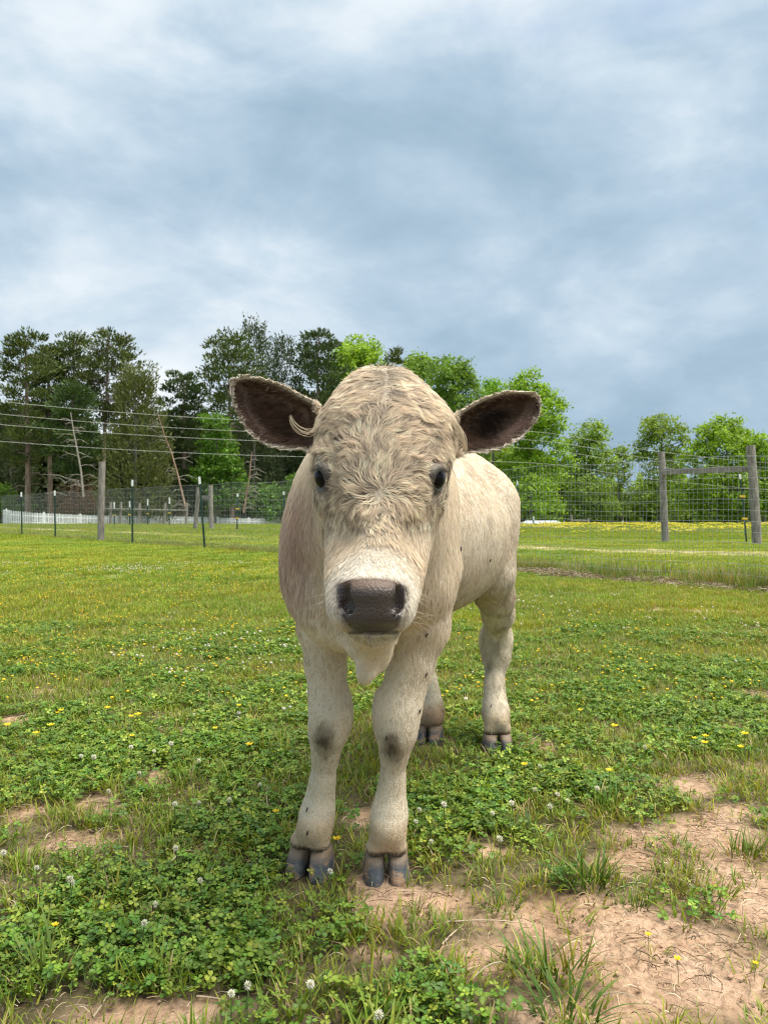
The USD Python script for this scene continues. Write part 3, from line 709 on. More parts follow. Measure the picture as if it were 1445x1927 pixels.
for make, spots in ((make_clover_flower, WC), (make_buttercup, BC)):
    first = make()
    def where(px, py, what):
        spots = ((px > 1200, "right edge of the pasture"), (px > 900, "turf behind the bare soil on the right"), (px > 740, "clover just right of the front hooves"), (py > 1780, "clover mat along the bottom edge"), (py > 1560, "clover left of the front hooves"),
                 (px > 440, "turf close beside the left foreleg"), (py > 1440, "turf at middle left"), (px < 125, "pasture by the left edge"), (True, "pasture left of the calf's knees"))
        w = [t for c, t in spots if c][0]
        return (f"white clover head in the {w}" if what else f"open yellow buttercup in the {w}"), (f"white clover heads in the {w}" if what else f"buttercups in the {w}")
    for k, (px, py) in enumerate(spots):
        h = .062 if make is make_clover_flower else .07
        x, y = on_ground(px, py); d = (EYE - h) / EYE; x, y = x * d, y * d     # the head, not the foot, was measured
        args = ((x, y, float(gz(x, y))), r.uniform(0, 360), r.uniform(.8, 1.15) * (.55 if make is make_buttercup and py > 1650 else 1))
        lb, gr = where(px, py, make is make_clover_flower)
        if k == 0: move(first, *args); tag(first, lb, None, gr)
        else: dup(first, *args, lb, gr)
tuft_v = [grass_clump(52, .045, (.03, .085), (.0026, .0048), 600 + k, [(.095, .165, .03), (.075, .14, .028), (.12, .19, .04)], 5, .75, 1.0, .06) for k in range(4)]
TUFTS = [(1107, 1660, 1.25, "big spreading grass tuft on bare soil right of the calf's front hooves"), (942, 1706, .7, "thin upright grass tuft alone on bare soil below the big tuft"), (1352, 1685, .65, "pale yellow-green grass tuft on soil at the far right"),
         (1397, 1612, .9, "grass tuft at the right edge of the photo above the pale one"), (1022, 1825, 1.05, "wide grass tuft in the bare soil at the bottom centre right"), (1065, 1915, 1.1, "grass tuft cut by the bottom edge right of the clover mat"),
         (782, 1716, .55, "small yellowish grass sprig on soil just below the right front hoof"), (1194, 1705, .55, "short grass sprig on bare soil between two larger tufts"), (1152, 1520, 1.1, "dark grass tuft behind the big tuft, at the edge of the clover"),
         (992, 1570, .8, "grass tuft at the edge of the clover right of the front hooves"), (85, 1840, 1.2, "dark grass tuft in the lower left corner"), (280, 1840, .8, "light grass tuft at the upper edge of the lower left bare soil"), (440, 1465, .85, "light green grass tuft in the clover left of the calf's knees"),
         (740, 1900, .8, "light grass tuft in the clover mat at the bottom centre"), (1250, 1455, .8, "grass tuft at the upper edge of the right hand bare soil")]
for k, (px, py, s, lab) in enumerate(TUFTS):
    m, tint = tuft_v[k % 4]
    t = thing("grass_tuft", ground_pt(px, py, -.003), k * 77 % 360, lab, "grass tuft")
    obj("blades", m, M_GRASS, t, tint=tint * ((1.25, 1.15, .9) if "pale" in lab or "light" in lab or "yellow" in lab else (1, 1, 1)))
    t.GetAttribute("xformOp:scale").Set(Gf.Vec3f(s))
STEMS = [((503, 1497), (511, 1560), "pale dry stem lying in the clover left of the calf's left front hoof"), ((942, 1840), (889, 1872), "short pale straw on soil at the bottom, right of the clover mat"), ((1245, 1647), (1337, 1695), "long pale straw slanting over the soil right of the big tuft"),
         ((832, 1782), (872, 1745), "straw slanting up to a longer one below the right front hoof"), ((842, 1740), (1007, 1745), "long straw lying level on the soil below the hooves"), ((1122, 1882), (1202, 1886), "thin straw lying level near the bottom right"),
         ((175, 1920), (205, 1872), "pale straw on the lower left bare soil"), ((320, 1647), (362, 1622), "pale bent straw in the clover left of the hooves"), ((498, 1608), (511, 1621), "very short pale straw just left of the left front hoof"), ((370, 1880), (428, 1888), "forked pale straw at the edge of the lower left bare soil")]
for k, (a, b, lab) in enumerate(STEMS):
    p, q = np.array(ground_pt(*a)), np.array(ground_pt(*b)); L = q - p; s = np.linspace(0, 1, 7)[:, None]
    side = np.array([-L[1], L[0], 0]) * .025 * (1 if k % 2 else -1)
    pts = s * L + np.sin(s * 3.14) * side + [0, 0, 1] * (.004 + .008 * np.sin(s * 3.14) * (k % 3 != 0))
    pts[:, 2] += .02 if "clover" in lab else 0
    t = thing("dry_stem", p, 0, lab, "straw")
    obj("stem", MB().tube(pts, np.linspace(.0016, .0007, 7), 5).out(), M_STRAW, t, tint=np.tile((.44, .37, .26), (35, 1)))

# ---------------------------------------------------------------- fences
def tpost(parent, foot, top, name="metal_post", tip=.12, insul=(), scale=1.):
    foot, top = np.array(foot, float), np.array(top, float); d = (top - foot) / np.linalg.norm(top - foot); L = np.linalg.norm(top - foot)
    mb = MB()
    a, b = foot - d * .1, top - d * tip
    mb.bar(a, b, .042 * scale, .008 * scale); mb.bar(a + [0, .017 * scale, 0], b + [0, .017 * scale, 0], .008 * scale, .026 * scale)
    for s in np.arange(.08, L - tip, .06): mb.bar(foot + d * s - [0, .007, 0], foot + d * (s + .02) - [0, .007, 0], .012, .006)
    p = obj(name, mb.out(), M_TPOST, parent)
    c = MB(); c.bar(b, top, .046 * scale, .012 * scale); c.bar(b + [0, .019 * scale, 0], top + [0, .019 * scale, 0], .012 * scale, .026 * scale)
    obj("white_tip", c.out(), M_WHITE, p)
    for s in insul:
        q = foot + d * s * L
        obj("insulator", MB().box(q - [0, .02, 0], (.12, .05, .05)).out(), M_YELLOW, p)
    return p
def wood_post(parent, foot, top, r, name="wooden_post"):
    foot, top = np.array(foot, float), np.array(top, float); n = 9
    s = np.linspace(-.06, 1, n)[:, None]; p = foot + s * (top - foot)
    p[1:-1] += np.random.default_rng(int(abs(foot[0]) * 100)).normal(0, .004, (n - 2, 3))
    m = MB().tube(p, r * np.linspace(1.04, .97, n), 12)
    return obj(name, m.out(), M_POST, parent, smooth=50)
def near_line(px):
    k = (px - 722.5) / 1448; y = 11.54 / (1 + 1.121 * k); return np.array([k * y, y])
nf = thing("wire_fence", label="near fence of welded wire mesh on green steel posts crossing behind the calf", cat="fence")
line = np.column_stack([np.linspace(-13, 4.7, 520), 11.54 - 1.121 * np.linspace(-13, 4.7, 520)]); lz = gz(line[:, 0], line[:, 1])
sway = (fbm(np.column_stack([np.arange(520) * .05, np.zeros(520), np.zeros(520)]), 2, 6) - .5)
for k, h in enumerate(np.linspace(.02, 1.30, 13)):
    p = np.column_stack([line[::4], lz[::4] + h + sway[::4] * .05 * min(1, h)])
    obj("line_wire", MB().tube(p, .0016 if 0 < k < 12 else .0021, 4, False).out(), M_WIRE, nf)
mb = MB()
for k in range(520):
    b = np.array([*line[k], lz[k]]); off = np.array([0, 0, sway[k] * .05])
    mb.tube([b + [0, 0, .0], b + [.012 * np.sin(k * 1.7), .012, .65] + off, b + [0, 0, 1.30] + off], .0017, 3, False)
tag(obj("upright_wires", mb.out(), M_WIRE, nf), kind="stuff")
for px, topx, topy, h in ((42, 40, 926, 0), (105, 103, 923, 0), (250, 249, 903, 0), (386, 375, 897, 0)):
    b = near_line(px); y = b[1] - .03
    tpost(nf, (b[0], y, gz(b[0], y)), at(topx, topy, y), tip=.15)
b = near_line(192)
wood_post(nf, (b[0], b[1] - .09, gz(*b)), at(192, 869, b[1] - .09), .082)

ff = thing("far_wire_fence", label="second fence beyond the dirt track, with wooden braces and leaning steel posts", cat="fence")
def yat(py): return EYE * 1448 / (py - 963.5)
fpts = []
for (bx, by), (tx, ty), rr in (((1252, 1022), (1244, 850), .085), ((1425, 1026), (1412, 838), .10), ((398, 998), (396, 913), .095), ((367, 994), (374, 917), .09)):
    y = yat(by) if bx > 700 else (31.5 if bx > 380 else 32.6)
    f = at(bx, by, y); f[2] = gz(f[0], f[1]) - .02; wood_post(ff, f, at(tx, ty, y), rr); fpts.append((f, at(tx, ty, y)))
obj("rail", MB().bar(at(1249, 888, 18.46), at(1414, 882, 17.42), .13, .13).out(), M_POST, ff)
obj("rail", MB().bar(at(373, 936, 32.5), at(397, 937, 31.6), .16, .16).out(), M_POST, ff)
for (bx, by), (tx, ty), ins in (((1405, 1023), (1392, 892), (.36, .68)), ((977, 1013), (973, 905), (.25, .68)), ((446, 1000), (447, 929), (.35, .6)), ((535, 1003), (534, 925), ())):
    y = yat(by) if bx > 700 else (30 if bx < 500 else 27.6)
    f = at(bx, by, y); f[2] = gz(f[0], f[1]); tpost(ff, f, at(tx, ty, y), insul=ins, scale=1.0 if bx > 700 else 1.5)
for h in (.35, .65, .95, 1.2):
    P = [at(bx, 960, y) for bx, y in ((330, 35), (446, 30), (535, 27.6), (977, 21.9), (1252, 18.5), (1425, 17.4), (1560, 16.4))]
    obj("line_wire", MB().tube([(p[0], p[1], gz(p[0], p[1]) + h) for p in P], .002, 4, False).out(), M_WIRE, ff)

pk = thing("picket_fence", label="white picket fence curving in front of the pine trees on the left", cat="fence")
PB = np.array([(6, 48.6, .90), (20, 48.2, .86), (62, 48.4, .72), (187, 52, .52), (280, 54, .50), (400, 57, .37), (545, 60.5, .20)])
PP = np.column_stack([(PB[:, 0] - 722.5) / 1448 * PB[:, 1], PB[:, 1], PB[:, 2]])
seg = np.concatenate([[0], np.cumsum(np.linalg.norm(np.diff(PP[:, :2], axis=0), axis=1))]); ss = np.arange(0, seg[-1], .104)
pp = np.stack([np.interp(ss, seg, PP[:, k]) for k in range(3)], 1); rz = np.arctan2(np.gradient(pp[:, 1]), np.gradient(pp[:, 0]))
r = np.random.default_rng(4)
for k, (x, y, zt) in enumerate(pp):
    zb = float(gz(x, y)) + .03; post = k % 24 == 3
    wv = .11 if post else .062; d = .06 if post else .018; zt2 = zt + (.07 if post else r.normal(0, .008))
    prof = np.array([(-wv / 2, zb), (wv / 2, zb), (wv / 2, zt2 - .05), (0, zt2), (-wv / 2, zt2 - .05)])
    v = np.array([(px, dd, pz) for dd in (-d / 2, d / 2) for px, pz in prof]); c, s_ = math.cos(rz[k]), math.sin(rz[k])
    v = np.column_stack([x + c * v[:, 0] - s_ * v[:, 1], y + s_ * v[:, 0] + c * v[:, 1], v[:, 2]])
    f = [[0, 1, 2], [0, 2, 4], [4, 2, 3], [5, 7, 6], [5, 9, 7], [9, 8, 7]] + sum([[[a, a + 5, (a + 1) % 5 + 5], [a, (a + 1) % 5 + 5, (a + 1) % 5]] for a in range(5)], [])
    obj("post" if post else "picket", (v, f), M_VINYL, pk)
for fr in (.25, .72):
    P = [(x + .0, y + .03, float(gz(x, y)) + (zt - float(gz(x, y))) * fr) for x, y, zt in pp[::6]]
    obj("rail", MB().tube(P, .03, 4).out(), M_VINYL, pk)

rf = thing("rail_fence", label="low grey wooden post and rail fence in front of the white pickets", cat="fence")
for px, ty in ((209, 945), (228, 945), (263, 947), (311, 946), (352, 948)):
    f = at(px - 2, 985, 44); f[2] = gz(f[0], f[1]); wood_post(rf, f, at(px, ty, 44), .075)
obj("rail", MB().bar(at(198, 957, 43.9), at(352, 960, 43.9), .07, .09).out(), M_DEAD, rf)
for px, ty, lab in ((215, 945, "leftmost of the small white-topped posts seen past the grey wooden post"), (244, 943, "small white-topped post between the two nearer green posts, left of the middle"), (278, 939, "small white-topped post just right of the tall green post"), (319, 936, "small white-topped post left of the red leaning snag")):
    t = thing("steel_post", label=lab, cat="fence post"); f = at(px, 985, 42); f[2] = gz(f[0], f[1]); tpost(t, f, at(px, ty, 42), name="shaft", tip=.35, insul=(.45,), scale=1.6)
for px, ty, lab in ((1004, 972, "distant white-topped post in front of the grey roof"), (1172, 980, "distant white-topped post in the yellow band left of the wooden brace"), (1235, 982, "distant white-topped post just left of the wooden brace's left post"), (1294, 984, "distant white-topped post under the brace's rail, left of two"), (1354, 985, "distant white-topped post under the brace's rail, right of two")):
    t = thing("steel_post", label=lab, cat="fence post"); f = at(px, 1000, 47.5); f[2] = gz(f[0], f[1]); tpost(t, f, at(px, ty, 47.5), name="shaft", tip=.22, scale=1.8)
hb = thing("far_fence_brace", label="small distant wooden brace of two posts and a rail right of the grey roof", cat="fence")
for px, ty in ((1075, 969), (1107, 974)):
    f = at(px, 998, 50); f[2] = gz(f[0], f[1]); wood_post(hb, f, at(px, ty, 50), .07)
obj("rail", MB().bar(at(1075, 979, 50), at(1107, 980, 50), .07, .13).out(), M_DEAD, hb)

# four slack wires crossing high between the near trees and the field
for k, (ys_, lab) in enumerate((((752, 790, 800, 812, 850, 874), "highest of the four pale overhead wires crossing behind the calf's head"), ((776, 811, 819, 828, 865, 888), "second from the top of the four pale overhead wires"),
                              ((796, 828, 836, 844, 879, 902), "third from the top of the four pale overhead wires"), ((828, 856, 863, 871, 903, 924), "lowest of the four pale overhead wires crossing behind the calf's head"))):
    X_, D_ = np.array([-30, 450, 720, 1000, 1240, 1480]), np.array([37, 42, 46, 49, 53, 57])
    from scipy.interpolate import PchipInterpolator
    q = np.linspace(-40, 1500, 60); yy = PchipInterpolator(X_, np.array(ys_))(np.clip(q, -30, 1480)); dd = np.interp(q, X_, D_)
    t = thing("overhead_wire", label=lab, cat="wire")
    obj("cable", MB().tube([at(a, b_, c_) for a, b_, c_ in zip(q, yy, dd)], .0088, 6, False).out(), M_CABLE, t)

bd = thing("shed", label="low building far behind the field, only its grey roof showing above the grass", cat="building")
yb = 92.; gzb = float(gz(12, yb)) - .02
L_, R_, M_ = at(975, 993, yb), at(1082, 993, yb), at(1055, 980, yb)
e = M_[2]; w0 = L_[2]
obj("wall", MB().box(((L_[0] + R_[0]) / 2, yb + 2.5, (gzb + w0) / 2), (R_[0] - L_[0] - .6, 4.6, w0 - gzb)).out(), plain("shed_wall", (.35, .33, .30), .8), bd)
v = [(L_[0], yb, w0), (R_[0], yb, w0), (R_[0], yb + 5.2, w0), (L_[0], yb + 5.2, w0), (L_[0] + 1.4, yb + 2.6, e), (R_[0] - 1.7, yb + 2.6, e)]
v += [(a, b, c - .06) for a, b, c in v[:4]]
obj("roof", (np.array(v), [[0, 1, 5], [0, 5, 4], [2, 3, 4], [2, 4, 5], [1, 2, 5], [3, 0, 4], [6, 8, 7], [6, 9, 8], [0, 6, 7], [0, 7, 1], [1, 7, 8], [1, 8, 2], [2, 8, 9], [2, 9, 3], [3, 9, 6], [3, 6, 0]]), plain("grey_roofing", (.42, .44, .47), .5), bd)
for px in range(985, 1075, 12):
    a = at(px, 992.6, yb); obj("roof_seam", MB().bar((a[0], yb + .02, w0 + .03), (a[0], yb + 2.4, e - .02) , .06, .04).out(), plain("seam_grey", (.34, .36, .39), .5) if px == 985 else "/World/Looks/seam_grey", bd)

# ---------------------------------------------------------------- trees
def leaf_quads(c, size, r, out=None, aspect=.6, up=0.):
    n = len(c); d = r.normal(size=(n, 3)); 
    if out is not None: d = d * .8 + out * .9
    d[:, 2] += up; d /= np.linalg.norm(d, axis=1, keepdims=True)
    e = np.cross(d, r.normal(size=(n, 3))); e /= np.linalg.norm(e, axis=1, keepdims=True); g = np.cross(d, e)
    s = size * r.uniform(.6, 1.3, n)[:, None]
    a, b = e * s, g * s * aspect
    v = np.stack([c - a, c - b + d * s * .15, c + a, c + b + d * s * .15], 1).reshape(-1, 3)
    f = (np.arange(n)[:, None, None] * 4 + np.array([[0, 1, 2], [0, 2, 3]])).reshape(-1, 3)
    return v, f
def spray_quads(c, dirs, L, w, r):                    # needle sprays: slim blades along a direction
    n = len(c); dirs = dirs / np.linalg.norm(dirs, axis=1, keepdims=True)
    e = np.cross(dirs, r.normal(size=(n, 3))); e /= np.linalg.norm(e, axis=1, keepdims=True)
    l = L * r.uniform(.6, 1.3, n)[:, None]
    v = np.stack([c, c + dirs * l * .5 - e * w, c + dirs * l, c + dirs * l * .5 + e * w], 1).reshape(-1, 3)
    return v, (np.arange(n)[:, None, None] * 4 + np.array([[0, 1, 2], [0, 2, 3]])).reshape(-1, 3)
def vary(cols, n, r, jit=.22, rep=4):
    c = np.array(cols)[r.integers(0, len(cols), n)] * r.uniform(1 - jit, 1 + jit, n)[:, None]
    return np.repeat(c, rep, 0)
PINES = [(0.079, 0.110, 0.030), (0.099, 0.131, 0.034), (0.064, 0.092, 0.028), (0.116, 0.137, 0.040)]
def pine(label, y, foot, top, left, right, bottom, seed, lean=0, cols=PINES, nb=46, dead=10, group=None, bark=None, pad=.68, per=64, trunk_px=9):
    """A pine with a bare bole and a crown of separate needle pads on rising branches; all measures are bearings at depth y."""
    r = np.random.default_rng(seed); t = thing("pine_tree", label=label, cat="tree", group=group)
    base = at(foot, 960, y); base[2] = gz(base[0], base[1]) - .1
    apex = at((left + right) / 2 if not lean else lean, top, y); H = apex[2] - base[2]
    s = np.linspace(0, 1, 12)[:, None]; P = base + s * (apex - base); P[1:-1, :2] += np.cumsum(r.normal(0, .06, (10, 2)), 0) * .5
    R0 = trunk_px / 2 / 1448 * y
    mb = MB().tube(P, R0 * (1 - .85 * s[:, 0] ** 1.3) + .02, 8)
    on = lambda z: np.array([np.interp(z, P[:, 2], P[:, k]) for k in range(3)])
    zb = at(0, bottom, y)[2]; half = (right - left) / 2 / 1448 * y; cx = at((left + right) / 2, 960, y)[0]
    C, D, TV = [], [], []
    for k in range(nb):
        h = (k + r.uniform(0, 1)) / nb; z = zb + (apex[2] - zb) * h
        env = half * (math.sin(min(1, (h + .12) / .55) * 1.57) if h < .43 else math.sqrt(max(0.02, 1 - ((h - .43) / .60) ** 2))) * r.uniform(.55, 1.08)
        a = k * 2.39996 + r.normal(0, .35); o = on(z - .25 * env * .6)
        o2 = o.copy(); tip = np.array([cx * .6 + o[0] * .4 + env * math.cos(a), o[1] + env * math.sin(a) * .9, z + env * r.uniform(-.05, .22)])
        mid = (o2 + tip) / 2 + [0, 0, -.12 * env]
        br = np.array([o2, (o2 + mid) / 2, mid, tip]); mb.tube(br, np.linspace(max(.022, R0 * .28 * (1 - h * .6)), .012, 4), 4, False)
        for f in (r.uniform(.45, .65), .82, 1.0):
            if f < .7 and env < half * .45: continue
            c = o2 + (tip - o2) * f + r.normal(0, .12, 3); n = int(per * r.uniform(.6, 1.3)); pr = pad * r.uniform(.7, 1.25)
            q = r.normal(size=(n, 3)); q /= np.linalg.norm(q, axis=1, keepdims=True); q *= r.uniform(.2, 1, n)[:, None] ** .5
            C.append(c + q * [pr, pr, pr * .42]); D.append(q * [1, 1, .5] + [0, 0, .75] + (tip - o2) / (np.linalg.norm(tip - o2) + .1) * .5)
            TV.append(r.uniform(.8, 1.2, 1).repeat(n))
    for k in range(dead):
        z = base[2] + 1.5 + (zb - base[2] - 1.5) * r.uniform(0, 1); o = on(z); a = r.uniform(0, 6.28); L = r.uniform(.5, 1.8)
        mb.tube([o, o + [L * .6 * math.cos(a), L * .6 * math.sin(a), .12], o + [L * math.cos(a), L * math.sin(a), -.15 * L]], [.03, .022, .01], 4, False)
    C, D = np.vstack(C), np.vstack(D)
    obj("trunk", mb.out(), bark or M_PINE_BARK, t, smooth=60)
    v, f = spray_quads(C, D + r.normal(0, .35, D.shape), .30 * y / 58, .055 * y / 58, r)
    obj("crown", (v, f), M_PINE, t, tint=vary(cols, len(C), r) * np.repeat(np.concatenate(TV), 4)[:, None])
    return t
LIMES = [(0.247, 0.415, 0.031), (0.208, 0.361, 0.029), (0.296, 0.461, 0.042), (0.176, 0.314, 0.031)]
OAKS = [(0.176, 0.276, 0.040), (0.208, 0.314, 0.042), (0.144, 0.230, 0.036)]
def broad(label, y, foot, blobs, seed, cols=LIMES, name="broadleaf_tree", cat="tree", size=.27, dens=1., trunk_px=7, group=None, bark=None):
    """A leafy tree: blobs (px, py, radius px) give its billows; leaves sit in clumps over and through each."""
    r = np.random.default_rng(seed); t = thing(name, label=label, cat=cat, group=group); k_ = y / 1448
    base = at(foot, 960, y); base[2] = gz(base[0], base[1]) - .1
    mb, C, O, TV = MB(), [], [], []
    top = min(blobs, key=lambda b: b[1]); apex = at(top[0], top[1], y)
    s = np.linspace(0, 1, 9)[:, None]; P = base + s * (apex - base); P[1:-1, :2] += r.normal(0, .12, (7, 2))
    R0 = trunk_px / 2 * k_; mb.tube(P, R0 * (1 - .9 * s[:, 0]) + .02, 7)
    for px, py, rp in blobs:
        c = at(px, py, y) + [0, r.normal(0, .8) * rp * k_ * .6, 0]; R = rp * k_
        st = base + (apex - base) * np.clip((c[2] - R * .9 - base[2]) / max(.1, apex[2] - base[2]), .12, .9)
        mb.tube([st, (st + c) / 2 + [0, 0, -.1 * R], c, c + (c - st) * .25], [R0 * .4, R0 * .28, R0 * .16, .015], 5, False)
        nc = max(9, int(3.0 * dens * (R / (size * 3.2)) ** 2 * 6))
        q = r.normal(size=(nc, 3)); q /= np.linalg.norm(q, axis=1, keepdims=True)
        rad = R * r.uniform(.35, 1.12, nc)[:, None] ** .6
        cc = c + q * rad * [1, 1, .92]
        for c2, o in zip(cc, q):
            n = int(r.uniform(12, 26)); w = r.normal(size=(n, 3)) * size * [1.15, 1.15, .75]
            C.append(c2 + w); O.append(np.tile(o * .6 + [0, 0, .5], (n, 1)) + w / size * .3); TV.append(np.full(n, r.uniform(.78, 1.22)))
    C, O = np.vstack(C), np.vstack(O); TV = np.concatenate(TV)
    obj("trunk", mb.out(), bark or M_GREY_BARK, t, smooth=60)
    v, f = leaf_quads(C, size * .62, r, O, .62)
    obj("crown", (v, f), M_BROAD, t, tint=vary(cols, len(C), r) * np.repeat(TV, 4)[:, None])
    return t
CEDARS = [(0.105, 0.128, 0.036), (0.127, 0.149, 0.042), (0.086, 0.109, 0.034)]
def cedar(label, y, foot, top, left, right, bottom, seed, cols=CEDARS, dens=1.):
    r = np.random.default_rng(seed); t = thing("cedar_tree", label=label, cat="tree")
    base = at(foot, 960, y); base[2] = gz(base[0], base[1]) - .1; apex = at(foot, top, y); zb = at(0, bottom, y)[2]; half = (right - left) / 2 / 1448 * y
    cx = at((left + right) / 2, 960, y)[0]
    mb = MB().tube([base, (base + apex) / 2, apex], [.16, .10, .015], 7); C, D = [], []
    n = int(340 * dens)
    for k in range(n):
        h = r.uniform(0, 1) ** 1.15; z = zb + (apex[2] - zb) * h; env = half * (1 - h) ** .62 * r.uniform(.25, 1.08) + .12; a = r.uniform(0, 6.28)
        c = np.array([cx + env * math.cos(a), base[1] + env * math.sin(a), z]); m = 24
        dr = np.array([math.cos(a) * .55, math.sin(a) * .55, 1.0]); s = r.uniform(0, 1, m)[:, None] * r.uniform(.7, 1.5)
        C.append(c + dr * s + r.normal(0, .13, (m, 3))); D.append(np.tile(dr, (m, 1)) + r.normal(0, .45, (m, 3)))
        if k % 5 == 0: mb.tube([[base[0], base[1], z - .4 * env], c], [.03, .01], 4, False)
    C, D = np.vstack(C), np.vstack(D); obj("trunk", mb.out(), M_GREY_BARK, t, smooth=60)
    v, f = spray_quads(C, D, .30, .045, r); obj("crown", (v, f), M_PINE, t, tint=vary(cols, len(C), r))
if "trees" not in SKIP:
    pine("tall dark pine at the left edge with a long bare reddish trunk", 58, 53, 632, -14, 112, 880, 1, lean=48, nb=58, dead=14, trunk_px=11)
    pine("pine with a grey trunk just right of the leftmost tall pine", 61, 96, 655, 55, 135, 830, 2, lean=88, nb=34, trunk_px=10)
    pine("slim open pine with sky showing through, between two broader pines", 62, 146, 634, 108, 172, 760, 3, nb=30, per=46, trunk_px=7)
    pine("broad-topped tall pine right of the slim one, above the grey wooden post", 60, 190, 629, 158, 272, 800, 4, lean=207, nb=58, per=44, trunk_px=9)
    pine("shorter dark pine in front of the slim pine", 56, 136, 728, 84, 190, 900, 5, nb=50, cols=[(.058, .096, .028), (.07, .11, .03)], trunk_px=7)
    pine("dark round-topped pine left of the bright green understory tree", 66, 345, 705, 292, 398, 950, 6, nb=60, cols=[(.058, .090, .032), (.07, .105, .034)], trunk_px=8)
    pine("tall pine with a bare pale trunk beside the calf's left-hand ear", 60, 437, 634, 370, 492, 790, 7, nb=50, per=44, dead=8, trunk_px=8)
    pine("dark pine with a ragged crown behind the calf's head, left of the lime green tree", 64, 598, 628, 548, 655, 900, 8, nb=66, cols=[(.06, .092, .032), (.075, .108, .034)], trunk_px=8)
    pine("small dark pine peeping up right of the lime green tree", 72, 738, 664, 712, 768, 860, 9, nb=30, trunk_px=6)
    cedar("feathery olive cedar right of the grey wooden post", 54, 255, 712, 196, 322, 985, 10, dens=1.5)
    cedar("olive cedar with wispy upright tips right of the pale-trunked pine", 63, 478, 628, 440, 520, 960, 11, cols=[(.085, .11, .05), (.07, .095, .042)], dens=1.0)
    cedar("wispy olive cedar behind the calf's left-hand ear", 65, 530, 648, 482, 585, 970, 12, cols=[(.08, .105, .042), (.065, .09, .036)], dens=1.2)
    cedar("dark cedar filling the gap under the leftmost pines", 66, 20, 790, -40, 80, 985, 13, cols=[(.05, .07, .028), (.06, .08, .03)], dens=1.1)
    broad("bright lime green understory tree in front of the pale-trunked pine", 57, 405, [(410, 800, 26), (400, 840, 34), (422, 868, 30), (392, 890, 28), (415, 925, 34), (440, 900, 22)], 20, cols=[(.105, .20, .022), (.085, .165, .02), (.13, .225, .028)], size=.20, trunk_px=4)
    broad("lime green round-crowned tree rising just left above the calf's head", 70, 668, [(672, 655, 34), (650, 680, 30), (695, 668, 28), (668, 700, 42), (700, 712, 34), (640, 718, 28), (670, 760, 46), (665, 830, 50), (680, 900, 50)], 21, size=.26)
    broad("light green tree with loose top just right of the calf's poll", 95, 785, [(787, 678, 20), (772, 695, 22), (803, 692, 18), (785, 720, 34), (785, 780, 40)], 22, cols=[(0.224, 0.361, 0.042), (0.193, 0.314, 0.040)], size=.30)
    broad("darker broad oak above the calf's right-hand brow", 90, 853, [(852, 690, 24), (830, 705, 26), (872, 700, 24), (885, 720, 18), (850, 730, 44), (875, 760, 34), (825, 755, 34), (850, 810, 50)], 23, cols=OAKS, size=.28, dens=.85)
    broad("small light green treetop showing above the calf's right-hand ear", 105, 925, [(927, 720, 15), (918, 738, 16), (932, 745, 18), (925, 790, 30)], 24, cols=[(0.224, 0.384, 0.042)], size=.30)
    broad("large bright green tree right of the calf, reaching from sky to field", 104, 1000, [(992, 716, 26), (968, 738, 24), (1013, 738, 22), (1040, 750, 15), (1055, 762, 12), (1008, 775, 40), (1042, 800, 24), (978, 800, 40), (1020, 845, 46), (985, 880, 42), (1035, 895, 36), (1000, 935, 44), (1030, 960, 32), (1064, 870, 16)], 25, size=.34, dens=.85, trunk_px=8)
    broad("softer green tree with a flat billowy top right of the large bright tree", 116, 1105, [(1108, 812, 22), (1090, 830, 24), (1130, 815, 18), (1112, 858, 36), (1085, 880, 28), (1135, 875, 26), (1105, 925, 40), (1130, 955, 32), (1085, 960, 30)], 26, cols=[(0.232, 0.346, 0.056), (0.200, 0.307, 0.051), (0.273, 0.384, 0.064)], size=.36, dens=.8)
    broad("low green tree with sky gaps left of the rounded tree", 118, 1170, [(1160, 850, 17), (1180, 860, 16), (1165, 890, 26), (1185, 930, 24), (1160, 955, 26)], 27, cols=OAKS, size=.36, dens=.6)
    broad("rounded olive green tree standing alone above the wooden brace's left post", 108, 1243, [(1243, 795, 26), (1225, 812, 24), (1266, 808, 22), (1280, 830, 14), (1240, 840, 34), (1212, 850, 18), (1270, 860, 22), (1240, 890, 32), (1225, 930, 30), (1260, 950, 32)], 28, cols=[(0.200, 0.300, 0.045), (0.232, 0.330, 0.048), (0.168, 0.262, 0.042)], size=.33, dens=.7)
    broad("big bright green tree behind the brace's rail", 100, 1345, [(1375, 800, 20), (1350, 808, 26), (1328, 825, 26), (1392, 822, 24), (1350, 850, 44), (1310, 858, 28), (1395, 865, 34), (1330, 910, 42), (1375, 920, 40), (1300, 935, 32), (1350, 960, 36), (1398, 960, 30)], 29, size=.33, dens=.85, trunk_px=8)
    broad("bright green tree cut by the right edge of the photo", 98, 1440, [(1428, 835, 20), (1450, 850, 30), (1430, 880, 30), (1450, 920, 40), (1420, 945, 32), (1475, 880, 40)], 30, size=.33, dens=.85)
    for px, blobs, lab, sd in ((10, [(4, 930, 22), (18, 948, 18), (-10, 950, 26)], "bright green shrub at the left edge behind the picket fence", 40), (44, [(46, 955, 12), (38, 965, 10)], "little bright shrub in front of the two pine trunks", 41), (462, [(462, 925, 22), (445, 945, 22), (478, 948, 24)], "leafy green shrub right of the wooden brace in front of the trees", 42),
                               (510, [(505, 935, 26), (530, 940, 24), (520, 960, 24), (490, 965, 20)], "leafy green shrub beside the calf's neck, behind the picket fence", 43), (420, [(420, 945, 18), (405, 960, 18), (435, 965, 16)], "low leafy shrub right of the left wooden brace", 44), (575, [(575, 930, 40), (610, 940, 40)], "shrub behind the calf's left-hand shoulder", 45)):
